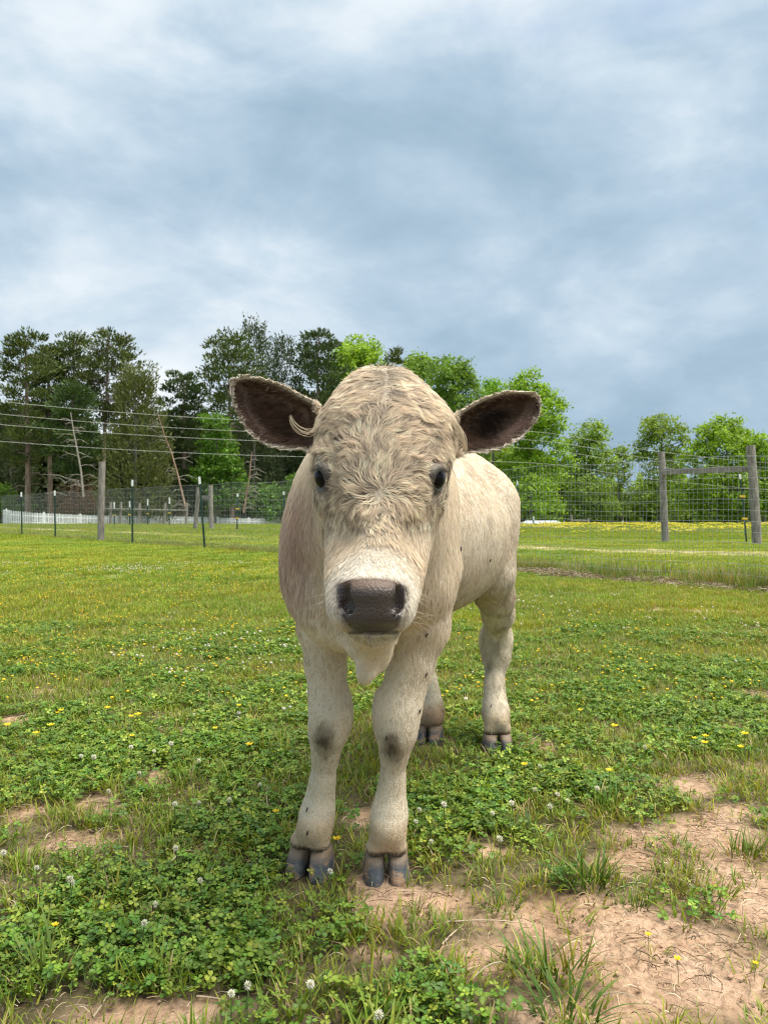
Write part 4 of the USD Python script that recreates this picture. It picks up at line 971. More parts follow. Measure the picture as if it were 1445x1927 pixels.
        broad(lab, 61, px, blobs, sd, name="leafy_shrub", cat="shrub", size=.17, trunk_px=2, cols=[(0.144, 0.262, 0.042), (0.120, 0.223, 0.040), (0.176, 0.300, 0.050)])
    # dead wood
    def snag(label, y, pts, rad, seed, n, Lr, bark, name="dead_tree", down=.0, side=0):
        r = np.random.default_rng(seed); t = thing(name, label=label, cat="dead tree"); P = np.array([at(a, b, y) for a, b in pts]); mb = MB()
        obj("trunk", MB().tube(P, np.linspace(rad, rad * .35, len(P)), 7).out(), bark, t, smooth=60)
        s = np.linspace(0, 1, len(P))
        for _ in range(n):
            q = r.uniform(.05, .9); o = np.array([np.interp(q, s, P[:, k]) for k in range(3)]); L = r.uniform(*Lr); a = r.uniform(-.6, .6) + (0 if r.uniform() < .5 + side * .4 else 3.14)
            d = np.array([math.cos(a), math.sin(a) * .6, r.uniform(.05, .5) - down])
            m1 = o + d * L * .55; e = m1 + (d + [0, 0, -.7]) * L * .5
            mb.tube([o, (o + m1) / 2 + [0, 0, .04], m1, e], [rad * .28, rad * .22, rad * .16, .008], 4, False)
            for _ in range(2):
                z = m1 + r.normal(0, .12, 3); mb.tube([m1, z + (d * .5 + r.normal(0, .4, 3)) * L * .35], [.016, .006], 3, False)
        obj("dead_branches", mb.out(), M_DEAD, t)
    snag("bleached dead trunk leaning among the pines above the brush pile", 52.5, [(157, 935), (153, 890), (146, 850), (139, 815), (133, 776)], .085, 50, 20, (.4, 1.3), M_DEAD)
    snag("red-barked dead tree leaning left, right of the feathery cedar", 53.5, [(352, 968), (342, 925), (333, 888), (322, 850), (308, 815), (296, 775)], .085, 51, 26, (.4, 1.3), M_DEAD_RED, side=-.8, down=.2)
    snag("short broken dead tree with drooping bleached twigs left of the calf", 58.5, [(458, 965), (464, 930), (470, 890), (474, 850)], .10, 52, 20, (.4, 1.3), M_DEAD_RED, side=.5)
    r = np.random.default_rng(60)
    bp_ = thing("brush_pile", label="heap of reddish dead branches left of the grey wooden post", cat="brush pile")
    for k in range(11):
        o = at(150 + r.uniform(-30, 40), r.uniform(905, 960), 55.5 + r.uniform(-.5, .8)); L = r.uniform(1.2, 2.6); a = r.uniform(2.2, 4.0) if k < 7 else r.uniform(-1, 1)
        d = np.array([math.cos(a), math.sin(a) * .5, r.uniform(-.1, .5)]); P = np.array([o, o + d * L * .5 + [0, 0, .15], o + d * L + [0, 0, -.1]])
        obj("dead_branch", MB().tube(P, [.045, .035, .012], 5).out(), M_DEAD, bp_)
    n = 5200; c = np.array([at(a, b, 56) for a, b in zip(r.normal(155, 24, n), 965 - np.abs(r.normal(0, 26, n)))]) + np.column_stack([0 * np.arange(n), r.normal(0, .8, n), 0 * np.arange(n)])
    c[:, 2] = np.maximum(c[:, 2], -.5)
    v, f = spray_quads(c, r.normal(size=(n, 3)) + [0, 0, -.2], .28, .018, r)
    tag(obj("twigs", (v, f), M_STRAW, bp_, tint=vary([(.17, .085, .055), (.22, .12, .08), (.13, .08, .06)], n, r)), kind="stuff")
    # the wood behind, one mass
    r = np.random.default_rng(70); n = 30000
    px = r.uniform(-80, 780, n); topl = np.interp(px, [-80, 60, 150, 250, 350, 420, 560, 700, 780], [800, 760, 800, 790, 760, 800, 740, 760, 780]) + (fbm(np.column_stack([px * .03, 0 * px, 0 * px]), 3, 2) - .5) * 90
    yy = r.uniform(69, 80, n); py = topl + (1000 - topl) * r.uniform(0, 1, n) ** .8
    c = np.array([at(a, b, d) for a, b, d in zip(px, py, yy)])
    v, f = leaf_quads(c, .42, r, None, .7); cl = vary([(.050, .078, .026), (.065, .095, .03), (.045, .068, .024)], n, r)
    n2 = 26000; px = r.uniform(780, 1530, n2); topl = np.interp(px, [780, 900, 960, 1075, 1150, 1190, 1205, 1300, 1530], [800, 800, 820, 880, 900, 960, 900, 890, 870]) + (fbm(np.column_stack([px * .03, 0 * px + 3, 0 * px]), 3, 2) - .5) * 60
    yy = r.uniform(121, 135, n2); py = topl + (1010 - topl) * r.uniform(0, 1, n2) ** .85
    c2 = np.array([at(a, b, d) for a, b, d in zip(px, py, yy)]); v2, f2 = leaf_quads(c2, .62, r, None, .7)
    tag(obj("background_wood", (np.vstack([v, v2]), np.vstack([f, f2 + len(v)])), M_BROAD, tint=np.vstack([cl, vary([(.18, .29, .042), (.21, .33, .046), (.15, .245, .036)], n2, r)])), "dim green wood closing the view behind the nearer trees", "woodland", kind="stuff")

# ---------------------------------------------------------------- the calf: skin, colour, hooves, eyes, coat
if "calf" not in SKIP:
    F = build_calf(.0048 if "coarse" not in SKIP else .007)
    V, Q = surface_nets(F.d, F.lo, F.h)
    T = np.vstack([Q[:, [0, 1, 2]], Q[:, [0, 2, 3]]])
    from scipy.sparse import coo_matrix
    from scipy.sparse.csgraph import connected_components
    e = np.vstack([T[:, [0, 1]], T[:, [1, 2]]]); lab = connected_components(coo_matrix((np.ones(len(e)), (e[:, 0], e[:, 1])), shape=(len(V),) * 2))[1]
    big = lab == np.bincount(lab).argmax(); T = T[big[T[:, 0]]]; new = np.cumsum(big) - 1; V, T = V[big], new[T]
    A = coo_matrix((np.ones(len(T) * 6), (T[:, [0, 1, 2, 1, 2, 0]].ravel(), T[:, [1, 2, 0, 0, 1, 2]].ravel())), shape=(len(V),) * 2).tocsr(); A.data[:] = 1
    deg = np.asarray(A.sum(1)).ravel()[:, None]
    thin = ((np.abs(V[:, 0]) > .112) & (V[:, 2] > .80) & (V[:, 1] < 1.42)).astype(float)[:, None]
    for k_, lam in enumerate((.5, -.52) * 9): V = V + lam * (A @ V / deg - V) * (1 if k_ < 4 else thin)
    def normals(v, t):
        n = np.zeros_like(v); c = np.cross(v[t[:, 1]] - v[t[:, 0]], v[t[:, 2]] - v[t[:, 0]])
        for k in range(3): np.add.at(n, t[:, k], c)
        return n / (np.linalg.norm(n, axis=1, keepdims=True) + 1e-12)
    N = normals(V, T)
    PX, PY = 722.5 + V[:, 0] / V[:, 1] * 1448, 963.5 - (V[:, 2] - EYE) / V[:, 1] * 1448
    sm = lambda x, a, b: np.clip((x - a) / (b - a), 0, 1) ** 2 * (3 - 2 * np.clip((x - a) / (b - a), 0, 1))
    near = lambda c, r0, r1: 1 - sm(np.linalg.norm(V - np.array(c), axis=1), r0, r1)
    frs = [ear_frame(-1), ear_frame(1)]
    ear, ear_in, ear_rim, ear_n = np.zeros(len(V)), np.zeros(len(V)), np.zeros(len(V)), np.zeros((len(V), 3))
    for fr in frs:
        uv, sd, w_ = ear_local(V, fr)
        on = (sd < .012) & (np.abs(w_) < .02) & (uv[:, 0] > -.012)
        ear = np.where(on, np.clip((uv[:, 0] + .004) / .02, 0, 1), ear); front = on & (w_ > 0) & (N @ fr[3] > .05)
        ear_in = np.where(front, sm(-sd, .0095, .0150), ear_in); ear_rim = np.where(on, 1 - sm(-sd, .008, .015), ear_rim)
        ear_n[on] = fr[3]
    TB = (V - np.array([-.048, 1.60, 0])) @ U_BACK
    headish = (V[:, 1] < 1.40) & (V[:, 2] > .585) & (TB < -.12)
    head = np.where(headish & (V[:, 1] < 1.36 + (V[:, 2] - .8) * .0), 1., 0.)
    # coat colours
    fb = fbm(V * 14, 4, 3)[:, None]; fine = fbm(V * 55, 3, 5)[:, None]; streak = fbm(V * [60, 60, 16], 3, 7)[:, None]
    C = np.array([.76, .655, .515]) * (.90 + .22 * fb)
    def lay(col, wgt): 
        global C
        wgt = np.clip(wgt, 0, 1); wgt = wgt[:, None] if wgt.ndim == 1 else wgt
        C = C * (1 - wgt) + np.array(col) * wgt
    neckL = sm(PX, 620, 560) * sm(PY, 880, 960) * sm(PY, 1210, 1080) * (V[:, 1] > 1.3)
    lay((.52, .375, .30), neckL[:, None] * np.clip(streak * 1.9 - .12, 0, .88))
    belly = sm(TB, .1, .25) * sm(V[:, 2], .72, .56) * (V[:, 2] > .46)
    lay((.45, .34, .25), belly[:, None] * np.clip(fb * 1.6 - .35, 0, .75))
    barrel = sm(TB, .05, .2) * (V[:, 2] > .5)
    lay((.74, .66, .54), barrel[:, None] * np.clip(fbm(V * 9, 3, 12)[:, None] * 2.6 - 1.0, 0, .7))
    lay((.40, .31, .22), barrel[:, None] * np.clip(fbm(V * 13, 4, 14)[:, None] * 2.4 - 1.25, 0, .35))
    lay((.66, .55, .425), head * sm(PY, 985, 900) * .6)
    lay((.54, .425, .285), head * near(at(705, 1020, 1.13), .02, .11) * .6)
    lay((.76, .71, .62), near(at(702, 1150, 1.05), .055, .105) * .9)
    legs = V[:, 2] < .46
    lay((.72, .635, .475), legs * .5)
    knees = [(at(610, 1394, 1.56), .020, .036), (at(738, 1403, 1.545), .016, .034)]
    for c, a, b in knees:
        q = (V - np.array(c)) * [1.25, .6, .72]; dk = np.linalg.norm(q, axis=1) + (fbm(V * 60, 3, 71) - .5) * .026 + np.clip(V[:, 2] - c[2], 0, 1) * .22
        lay((.17, .13, .085), (1 - sm(dk, a * 1.0, b * 1.15)) * np.clip(.25 + 1.1 * streak[:, 0], 0, .85)); lay((.055, .043, .032), (1 - sm(dk + .3 * np.clip(V[:, 2] - c[2] + .008, 0, 1), a * .55, a * 1.15)) * np.clip(.30 + 1.2 * streak[:, 0], 0, .95))
    lay((.30, .24, .15), sm(V[:, 2], .34, .27) * sm(V[:, 2], .18, .24) * .22)
    lay((.50, .375, .235), sm(V[:, 2], .135, .10) * .75)
    lay((.10, .075, .055), sm(V[:, 2], .064, .056))
    hind = sm(TB, .6, .7)
    lay((.36, .22, .13), sm(V[:, 2], .14, .08) * hind * (V[:, 0] < .24) * .7)
    lay((.30, .25, .19), legs[:, None] * hind[:, None] * np.clip(streak * 2.2 - 1.0, 0, .5))
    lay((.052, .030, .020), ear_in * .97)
    lay((.40, .30, .235), ear_in * sm((V[:, 2] - .0) * -1, -.892, -.872) * 0)
    for fr, sgn in zip(frs, (-1, 1)):                  # the lower, outer floor of an ear is paler and pinkish
        uv, sd, w_ = ear_local(V, fr)
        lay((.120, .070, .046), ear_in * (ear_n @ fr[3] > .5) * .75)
        cc_ = np.array([.075, .012]); lay((.014, .007, .005), ear_in * (1 - sm(np.hypot((uv[:, 0] - cc_[0]) * .65, uv[:, 1] - cc_[1]), .014, .040)) * (ear_n @ fr[3] > .5) * .95)  # dark centre: shade painted into the colour to deepen the cup
        lay((.30, .205, .165), ear_in * sm(uv[:, 0], .06, .105) * sm(-uv[:, 1] + uv[:, 0] * .45, .015, .05) * (ear_n @ fr[3] > .5) * .85)
    lay((.68, .60, .49), ear_rim * (1 - ear_in) * (ear > 0) * .95)
    for (c, rr), s in zip(eyes(), (-1, 1)):
        lay((.10, .085, .075), near(c + np.array([0, -.004, -.002]), rr + .002, rr + .0085) * .92)
        lay((.24, .185, .14), near(c + np.array([-s * .012, -.016, -.030]), .008, .020) * .55)
    lay((.17, .15, .13), near(at(795, 895, 1.17), .008, .02) * .45)
    lay((.17, .15, .13), near(at(785, 960, 1.16), .006, .014) * .4)
    NOSE = round_poly([(634, 1096), (660, 1090), (700, 1088), (742, 1092), (764, 1102), (763, 1130), (757, 1160), (744, 1186), (720, 1194), (688, 1194), (660, 1186), (642, 1160), (632, 1130)])
    sdn = poly_sd(np.stack([PX, PY], 1), NOSE); frontal = (V[:, 1] < 1.075) & (N[:, 1] < .35)
    nose_w = (1 - sm(sdn, -2.5, 2.5)) * frontal
    halo = (1 - sm(sdn, 0, 12)) * frontal
    lay((.22, .165, .125), halo * .5)
    lay(np.array([.066, .053, .047]) * (.75 + .5 * fine), nose_w)
    lay((.135, .090, .066), nose_w * sm(PY, 1118, 1096) * .85)
    side = np.maximum(1 - sm(np.abs(PX - 646), 5, 19), 1 - sm(np.abs(PX - 754), 5, 19)) * sm(PY, 1095, 1110) * sm(PY, 1178, 1150)
    lay((.020, .013, .011), nose_w * side * .96)
    mouth = (1 - sm(np.abs(PY - 1191), 1.5, 5)) * (np.abs(PX - 702) < 48) * frontal
    lay((.02, .014, .012), mouth * .9)
    calf = thing("calf", label="cream-coloured calf standing in the pasture, facing the camera with its ears out", cat="calf")
    M_SKIN = mat("calf_skin", {"t": ("attribute", {"attribute": "tint"}), "g": ("geometry", {}), "n": ("voronoi_texture", {"scale": 330.0, "feature": "smooth_f1"}), "sp": ("separate_color", {}),
                               "ro": ("map_range", {"from_min": .05, "from_max": .2, "to_min": .33, "to_max": .85, "clamp": True}), "bu": ("bump", {"strength": .5, "distance": .002, "invert": True}),
                               "sl": ("map_range", {"from_min": .05, "from_max": .2, "to_min": .44, "to_max": .12, "clamp": True}), "p": ("principled_bsdf", {})},
                 [("t.color", "p.base_color"), ("t.color", "sp.color"), ("sp.r", "ro.value"), ("ro.result", "p.roughness"), ("sp.r", "sl.value"), ("sl.result", "p.specular_ior_level"), ("g.position", "n.vector"), ("n.distance", "bu.height"), ("bu.normal", "p.normal")])
    obj("body", (V, T), M_SKIN, calf, smooth=True, tint=C * (np.where(nose_w > .5, 1, .80 - .40 * head * sm(PY, 1090, 1000) * (1 - ear)))[:, None])  # facial skin painted darker so gaps in the coat look shaded
    # eyes
    M_EYE = mat("dark_eye", {"p": ("principled_bsdf", {"base_color": (.006, .005, .006), "roughness": .10, "specular_ior_level": .14})}, [])
    for c, rr in eyes():
        m = trimesh.creation.icosphere(4, rr); m.apply_translation(c); obj("eye", m, M_EYE, calf, smooth=True)
    # hooves: two claws to a foot
    M_HOOF = mat("hoof_horn", {"g": ("geometry", {}), "sp": ("separate_xyz", {}), "n": ("noise_texture", {"scale": 38.0, "detail": 5.0, "roughness": .6}), "r": ("rgb_ramp", {"ramp": [(.44, (.058, .068, .080)), (.52, (.095, .095, .098)), (.60, (.27, .18, .115))]}),
                               "h": ("map_range", {"from_min": .027, "from_max": .044, "to_min": 0., "to_max": .9, "clamp": True}), "mx": ("mix", {"mix_type": "mix", "color2": (.21, .150, .100)}),
                               "mp": ("mapping", {"scale": (1, 1, 6)}), "n2": ("noise_texture", {"scale": 60.0, "detail": 3.0}), "bu": ("bump", {"strength": .4, "distance": .003}), "p": ("principled_bsdf", {"roughness": .6, "specular_ior_level": .3})},
                 [("g.position", "n.vector"), ("n.fac", "r.fac"), ("g.position", "sp.vector"), ("sp.z", "h.value"), ("h.result", "mx.fac"), ("r.color", "mx.color1"), ("mx.color", "p.base_color"), ("g.position", "mp.vector"), ("mp.vector", "n2.vector"), ("n2.fac", "bu.height"), ("bu.normal", "p.normal")])
    def claw(side, foot, yaw, splay, size=1.):
        ring = lambda a0, a1, w, z, inner: [(a0 + (a1 - a0) * (.5 + .5 * math.cos(q)), (w if math.sin(q) * side > 0 else inner) * math.copysign(abs(math.sin(q)) ** .75, math.sin(q)), z) for q in np.linspace(0, 6.283, 20, endpoint=False)]
        P = ring(-.040, .010, .0215, .053, .0165) + ring(-.046, .024, .0240, .040, .0180) + ring(-.048, .038, .0270, .012, .0170) + ring(-.047, .041, .0272, .0, .0160)
        P = np.array(P) * size
        P[:, 1] -= np.clip(P[:, 0] / .036, 0, 1) * .006 * side                    # toes turn in a little
        h = trimesh.convex.convex_hull(P).subdivide().subdivide()
        v = np.array(h.vertices); v = v + (fbm(v * [40, 40, 160], 2, 3) - .5)[:, None] * [.002, .002, 0]
        a = splay * side
        fwd, lat = v[:, 0], v[:, 1] + side * .0212 * size
        f2, l2 = fwd * math.cos(a) - lat * math.sin(a) * 0 , lat + np.clip(fwd, 0, 1) * math.sin(a)
        c, s_ = math.cos(yaw), math.sin(yaw)
        return np.column_stack([foot[0] + l2 * c + f2 * s_ * 1.0, foot[1] - f2 * c + l2 * s_, v[:, 2] - .002]), np.array(h.faces)
    for (px, py, y), yaw, splay, size in (((582, 1594, 1.600), -.32, .20, 1.02), ((727, 1594, 1.578), .02, .14, 1.0), ((937, 1384, 2.415), .10, .10, 1.), ((806, 1371, 2.52), -.25, .08, 1.)):
        f = at(px, py, y)
        for side in (-1, 1):
            v, fa = claw(side, f, yaw, splay, size); obj("hoof", (v, fa), M_HOOF, calf, smooth=40)

    # the coat, strand by strand
    r = np.random.default_rng(5)
    area = np.linalg.norm(np.cross(V[T[:, 1]] - V[T[:, 0]], V[T[:, 2]] - V[T[:, 0]]), axis=1) / 2
    fm = lambda x: x[T].mean(1)
    facing = np.clip(-fm(N[:, 1]) * 1.2 + .75, .25, 1)
    Th = fm(head); Te = fm(ear); nz = fm(np.clip(nose_w + mouth, 0, 1)); Tn = fm(V[:, 1])
    dens = (1 + 3.6 * Th + 2.5 * (Te > .4) + 5 * (fm(ear_rim) > .3)) * facing * (nz < .4)
    dens *= np.where(fm(V[:, 2]) < .050, 0, 1) * np.where(fm(TB) > .3, .75, 1)
    for c, rr in eyes(): dens *= np.linalg.norm(V[T].mean(1) - c, axis=1) > rr + .007
    pr = area * dens; pr /= pr.sum()
    NS = 150000 if "coarse" not in SKIP else 40000
    ti = r.choice(len(T), NS, p=pr); ba = r.dirichlet((1, 1, 1), NS)
    R = (V[T[ti]] * ba[..., None]).sum(1); n = (N[T[ti]] * ba[..., None]).sum(1); n /= np.linalg.norm(n, axis=1, keepdims=True)
    pick = lambda x: (x[T[ti]] * (ba if x.ndim == 1 else ba[..., None])).sum(1)
    hx, hy, hd, he, hin, hrim, htb, col, en = PX[T[ti, 0]], PY[T[ti, 0]], pick(head), pick(ear), pick(ear_in), pick(ear_rim), pick(TB), pick(C), pick(ear_n)
    # which way it lies: down and back on the trunk, down the legs, out from the whorl between the eyes on the face
    d = np.tile(np.array([0, 0, -1.]), (NS, 1)) + .75 * U_BACK * np.clip(htb + .25, 0, .6)[:, None] * (R[:, 2] > .42)[:, None]
    d[:, 0] += np.where((R[:, 2] > .5) & (htb < .12), np.sign(R[:, 0] + .03) * .25, 0)
    vx, vy = hx - 712, hy - 932
    rad = np.hypot(vx, vy) + 1
    up = vy < 0
    fx = np.where(up, vx / rad + np.sign(vx) * .45 * np.clip(-vy / 130, 0, 1), vx / rad * .55)
    fy = np.where(up, vy / rad * (1 - .95 * np.clip(np.abs(vx) / 95, 0, 1)), np.abs(vy / rad) + .25)
    top = np.clip((800 - hy) / 45, 0, 1)
    fx = fx * (1 - top) + np.tanh((hx - 722) / 12) * top; fy = fy * (1 - top) + (.22 + .35 * np.clip(np.abs(hx - 722) / 130, 0, 1)) * top
    brow = np.clip(1 - np.abs(hy - 925) / 28, 0, 1) * np.clip((np.abs(vx) - 15) / 25, 0, 1)
    fy += brow * .35; fx += brow * np.sign(vx) * .5
    dh = np.column_stack([fx, 0 * fx, -fy])
    low = fbm(R * 55, 2, 31) - .5; low2 = fbm(R * 28 + 9, 2, 37) - .5
    turn = (low * 1.9 + low2 * 1.2); cs, sn = np.cos(turn), np.sin(turn)
    dh = np.column_stack([dh[:, 0] * cs - dh[:, 2] * sn, dh[:, 1], dh[:, 0] * sn + dh[:, 2] * cs])
    d = np.where((hd > .5)[:, None], dh, d)
    for fr in frs:
        root, out, vv, nn, _ = fr
        mine = (he > .3) & (np.abs((R - root) @ nn) < .06) & (np.linalg.norm(R - root, axis=1) < .24) & (np.sign(R[:, 0] + .0) == np.sign(out[0]))
        P2 = fr[4]; uv = np.stack([(R - root) @ out, (R - root) @ vv], 1); cen = P2.mean(0) + [.0, 0]
        away = uv - cen; away /= np.linalg.norm(away, axis=1, keepdims=True) + 1e-9
        eo = out * .9 + away[:, :1] * out + away[:, 1:] * vv
        ei = out * 1.0 + vv * -.35
        d[mine] = np.where((hrim > .35)[:, None], away[:, :1] * out + away[:, 1:] * vv + out * .35, np.where((hin > .5)[:, None], np.tile(ei, (NS, 1)), eo))[mine]
    d = d + r.normal(0, .10, d.shape)
    d -= (d * n).sum(1)[:, None] * n; d /= np.linalg.norm(d, axis=1, keepdims=True) + 1e-9
    face = hd > .5
    L = np.full(NS, .0155)
    L[R[:, 2] < .44] = .011; L[R[:, 2] < .15] = .009
    neck = (~face) & (htb < .1) & (R[:, 2] > .5); L[neck] = .021
    fore = np.clip((985 - hy) / 50, 0, 1)
    L = np.where(face, .010 + .020 * fore, L)
    muz = np.linalg.norm(R - at(702, 1135, 1.05), axis=1) < .085; L[face & muz] = .007
    Lb = np.clip((hy - 960) / 30, 0, 1) * np.clip((1085 - hy) / 40, 0, 1); L = np.where(face & ~muz, np.maximum(L, .010 + .006 * Lb), L)
    for c, rr in eyes(): L = np.where(np.linalg.norm(R - c, axis=1) < .042, np.minimum(L, .006), L)
    L = np.where(he > .4, np.where(hrim > .35, .0050, np.where(hin > .5, .016, .009)), L)
    for fr in frs:
        L = np.where((np.linalg.norm(R - fr[0], axis=1) < .050) & (he < .4), np.minimum(L, .013), L)
    L = np.where((~face) & (htb < -.04) & (R[:, 2] < .53), np.minimum(L, .009), L)
    L *= r.uniform(.65, 1.25, NS)
    lift = np.where(face, .26, np.where(L < .013, .33, .30)) * r.uniform(.5, 1.4, NS); lift = np.where(he > .4, .3, lift); lift = np.where(muz, .5, lift)
    lift = np.where(face & (hy < 790), .22, lift)
    b = np.cross(n, d)
    K = 5; s = np.linspace(0, 1, K)
    ph = fbm(R * 40, 2, 41) * 12; amp = np.where(face & (hy < 990) & ~muz, .17, .05) * L
    P = R[:, None] + L[:, None, None] * (s[None, :, None] * d[:, None] * .95 + (lift[:, None] * (s - .55 * s * s)[None])[..., None] * n[:, None]) + (amp[:, None] * np.sin(s[None] * 5.2 + ph[:, None]) * s[None])[..., None] * b[:, None]
    P = P - n[:, None] * .0005
    # locks: strands lean towards the nearest lock's own strand
    lead = r.choice(NS, NS // 9, replace=False); near_i = lead[cKDTree(R[lead]).query(R)[1]]
    pull = np.where(face & ~muz, .55, np.where((he > .3) & (hin < .5), .05, .3)); dist = np.linalg.norm(R - R[near_i], axis=1); pull = np.where(dist < .02, pull, 0)
    P = P + (s ** 1.3)[None, :, None] * pull[:, None, None] * (P[near_i] - P)
    shade = (r.normal(1, .10, NS) * np.where(face & (hy < 1000), 1 + (np.clip(r.normal(0, .24, NS), -.5, .4))[near_i], 1 + (r.normal(0, .05, NS))[near_i]))[:, None]
    tone = np.interp(s, [0, .3, .7, 1], [.42, .80, 1.06, 1.14])  # darker undercoat roots, deepened on the face to paint self-shadow between locks
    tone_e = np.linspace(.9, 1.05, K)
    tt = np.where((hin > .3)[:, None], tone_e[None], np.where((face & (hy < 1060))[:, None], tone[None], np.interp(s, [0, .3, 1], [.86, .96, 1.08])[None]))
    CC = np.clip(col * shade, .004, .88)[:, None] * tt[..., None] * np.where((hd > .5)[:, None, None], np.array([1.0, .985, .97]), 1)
    wd = np.where(face & (hy < 1000), .00072, .00085) * np.where(R[:, 1] > 2, 1.5, 1); wd = np.where(he > .4, np.where(hrim > .35, .00042, .0007), wd)
    WW = wd[:, None] * np.array([1, .95, .8, .55, .15])
    M_FUR = mat("calf_hair", {"t": ("attribute", {"attribute": "tint"}), "p": ("principled_bsdf", {"roughness": .55, "specular_ior_level": .18}), "tr": ("translucent_bsdf", {}), "m": ("mix_closure", {"fac": .32})},
                [("t.color", "p.base_color"), ("t.color", "tr.color"), ("p.BSDF", "m.closure1"), ("tr.BSDF", "m.closure2")], "m.closure")
    def strands(name, P, W_, C_, kind=None):
        c = UsdGeom.BasisCurves.Define(stage, numbered(path_of(calf), name)); k = P.shape[1]
        c.CreateTypeAttr("linear" if k < 4 else "cubic"); c.CreateBasisAttr("catmullRom")
        c.CreateCurveVertexCountsAttr(Vt.IntArray.FromNumpy(np.full(len(P), k, np.int32))); c.CreatePointsAttr(Vt.Vec3fArray.FromNumpy(P.reshape(-1, 3).astype(np.float32)))
        c.CreateWidthsAttr(Vt.FloatArray.FromNumpy(W_.reshape(-1).astype(np.float32))); c.SetWidthsInterpolation("vertex"); tinted(c, C_.reshape(-1, 3))
        UsdShade.MaterialBindingAPI.Apply(c.GetPrim()).Bind(M_FUR)
        if kind: tag(c, kind=kind)
        return c
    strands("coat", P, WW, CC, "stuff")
    # whiskers, lashes and the long locks before the ears
    W_ = []
    for _ in range(24):
        s_ = r.choice([-1, 1]); o = at(702 + s_ * r.uniform(62, 84), r.uniform(1110, 1180), 1.075); L_ = r.uniform(.02, .045); dd = np.array([s_ * .9, -.1 + r.normal(0, .25), r.normal(-.15, .35)])
        W_.append([o, o + dd * L_ * .35, o + dd * L_ * .7 + [0, 0, -.002], o + dd * L_ + [0, 0, -.006]])
    W_ = np.array(W_); strands("whiskers", W_, np.tile([.00035, .0003, .0002, .0001], (len(W_), 1)), np.tile((.62, .54, .42), (len(W_), 4, 1)), "stuff")
    LK = []
    for _ in range(11):
        j = r.normal(0, .0024, 3); LK.append([at(604, 806, 1.235) + j * 3, at(588, 817, 1.225) + j * 2.4, at(568, 812, 1.22) + j * 1.8, at(553, 798, 1.22) + j * 1.1, at(547, 782, 1.225) + j * .5])
    for _ in range(50):
        j = r.normal(0, .003, 3); q = r.uniform(-1, 1); LK.append([at(850, 800 + q * 16, 1.23) + j, at(862, 812 + q * 12, 1.225) + j, at(870, 826 + q * 8, 1.22) + j, at(874, 838 + q * 4, 1.22) + j * .7, at(877, 848 + q * 2, 1.222) + j * .4])
    LK = np.array(LK); strands("ear_locks", LK, np.tile(np.array([1, 1, .85, .6, .2]) * .0006, (len(LK), 1)), np.tile(np.array((.60, .50, .36)) * np.linspace(.8, 1.15, 5)[:, None], (len(LK), 1, 1)) * r.uniform(.8, 1.15, (len(LK), 1, 1)), "stuff")
    PT = []
    for _ in range(170):
        q = r.normal(0, 1); o = at(716 + q * 16, 701 + abs(q) * 3 + r.uniform(-4, 6), 1.285 + r.normal(0, .02)); dd = np.array([r.normal(0, .35) + q * .25, -.25 + r.normal(0, .2), .8]); L_ = r.uniform(.010, .022)
        PT.append([o, o + dd * L_ * .4, o + dd * L_ * .8 + [q * .001, 0, 0], o + dd * L_ + [q * .003, -.002, -.002]])
    PT = np.array(PT); strands("poll_tuft", PT, np.tile([.0008, .0007, .0005, .0002], (len(PT), 1)), np.tile(np.array((.66, .55, .41)) * np.linspace(.7, 1.12, 4)[:, None], (len(PT), 1, 1)) * r.uniform(.8, 1.15, (len(PT), 1, 1)), "stuff")
    ES = []
    for (c, rr), s_ in zip(eyes(), (-1, 1)):
        for q in np.linspace(-.9, .8, 26):
            o = c + rr * np.array([s_ * (.55 + .2 * math.cos(q)), -.62 + .15 * q, .62]) * 1.05; dd = np.array([s_ * .6, -.55, -.25 + .2 * r.normal()]); ES.append([o, o + dd * .006, o + dd * .011 + [0, 0, -.0005], o + dd * .016 + [0, 0, .001]])
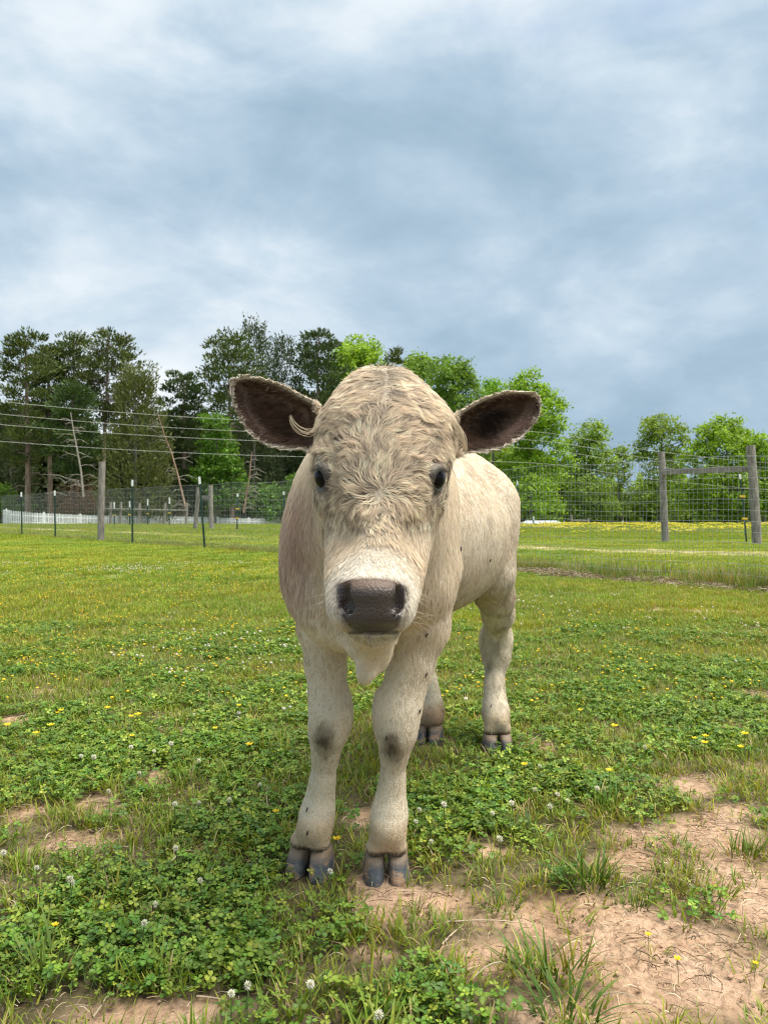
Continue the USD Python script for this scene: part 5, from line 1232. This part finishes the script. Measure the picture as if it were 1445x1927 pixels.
    ES = np.array(ES); strands("eyelashes", ES, np.tile([.0007, .0006, .0004, .0002], (len(ES), 1)), np.tile((.14, .11, .085), (len(ES), 4, 1)), "stuff")
    # flies on the coat
    M_FLY = plain("fly_black", (.012, .011, .010), .4); M_WING = plain("fly_wing", (.10, .10, .10), .3)
    tree = cKDTree(V)
    FL = [(575, 1525, 1.6, "fly high on the fetlock of the left front leg"), (578, 1571, 1.6, "fly just above the cleft of the left front hoof"), (801, 1198, 1.58, "fly on the upper part of the right front leg"), (803, 1270, 1.58, "fly low on the upper right front leg, near its outer edge"),
          (789, 1340, 1.56, "fly at the outer edge of the right front knee"), (728, 1392, 1.55, "fly on the dark patch of the right front knee"), (867, 1035, 1.6, "fly on the shoulder fold right of the calf's face"), (922, 1056, 1.95, "fly on the ribs in front of the hind leg"), (898, 1128, 1.9, "fly at the lower edge of the belly"), (922, 1328, 2.4, "fly on the shin of the right hind leg")]
    camp = np.array([0, 0, EYE])
    for k, (px, py, y, lab_) in enumerate(FL):
        ray = at(px, py, 1.) - camp; ray /= np.linalg.norm(ray); rel = V - camp; tt_ = rel @ ray; off = np.linalg.norm(rel - tt_[:, None] * ray, axis=1)
        m = np.where(off < .006)[0]
        if not len(m): continue
        i_ = m[np.argmin(tt_[m])]; o, nn = V[i_] + N[i_] * .006, N[i_]
        e1 = np.cross(nn, [.3, .1, 1.]); e1 /= np.linalg.norm(e1); e2 = np.cross(nn, e1); B_ = np.stack([e1, e2, nn], 1)
        t = thing("fly", (0, 0, 0), 0, lab_, "fly")
        m1 = trimesh.creation.icosphere(2, 1.); m1.apply_scale((.0018, .0040, .0016)); m1.vertices = m1.vertices @ B_.T + o; obj("body", m1, M_FLY, t, smooth=True)
        h = trimesh.creation.icosphere(1, .0014); h.apply_translation(o + e2 * .0044); obj("head", h, M_FLY, t, smooth=True)
        for s_ in (-1, 1):
            a = np.array([(0, .001, .0014), (s_ * .0018, -.003, .0019), (s_ * .0016, -.0062, .0018), (s_ * .0003, -.005, .0016)]); obj("wing", (a @ B_.T + o, [[0, 1, 2], [0, 2, 3]]), M_WING, t)
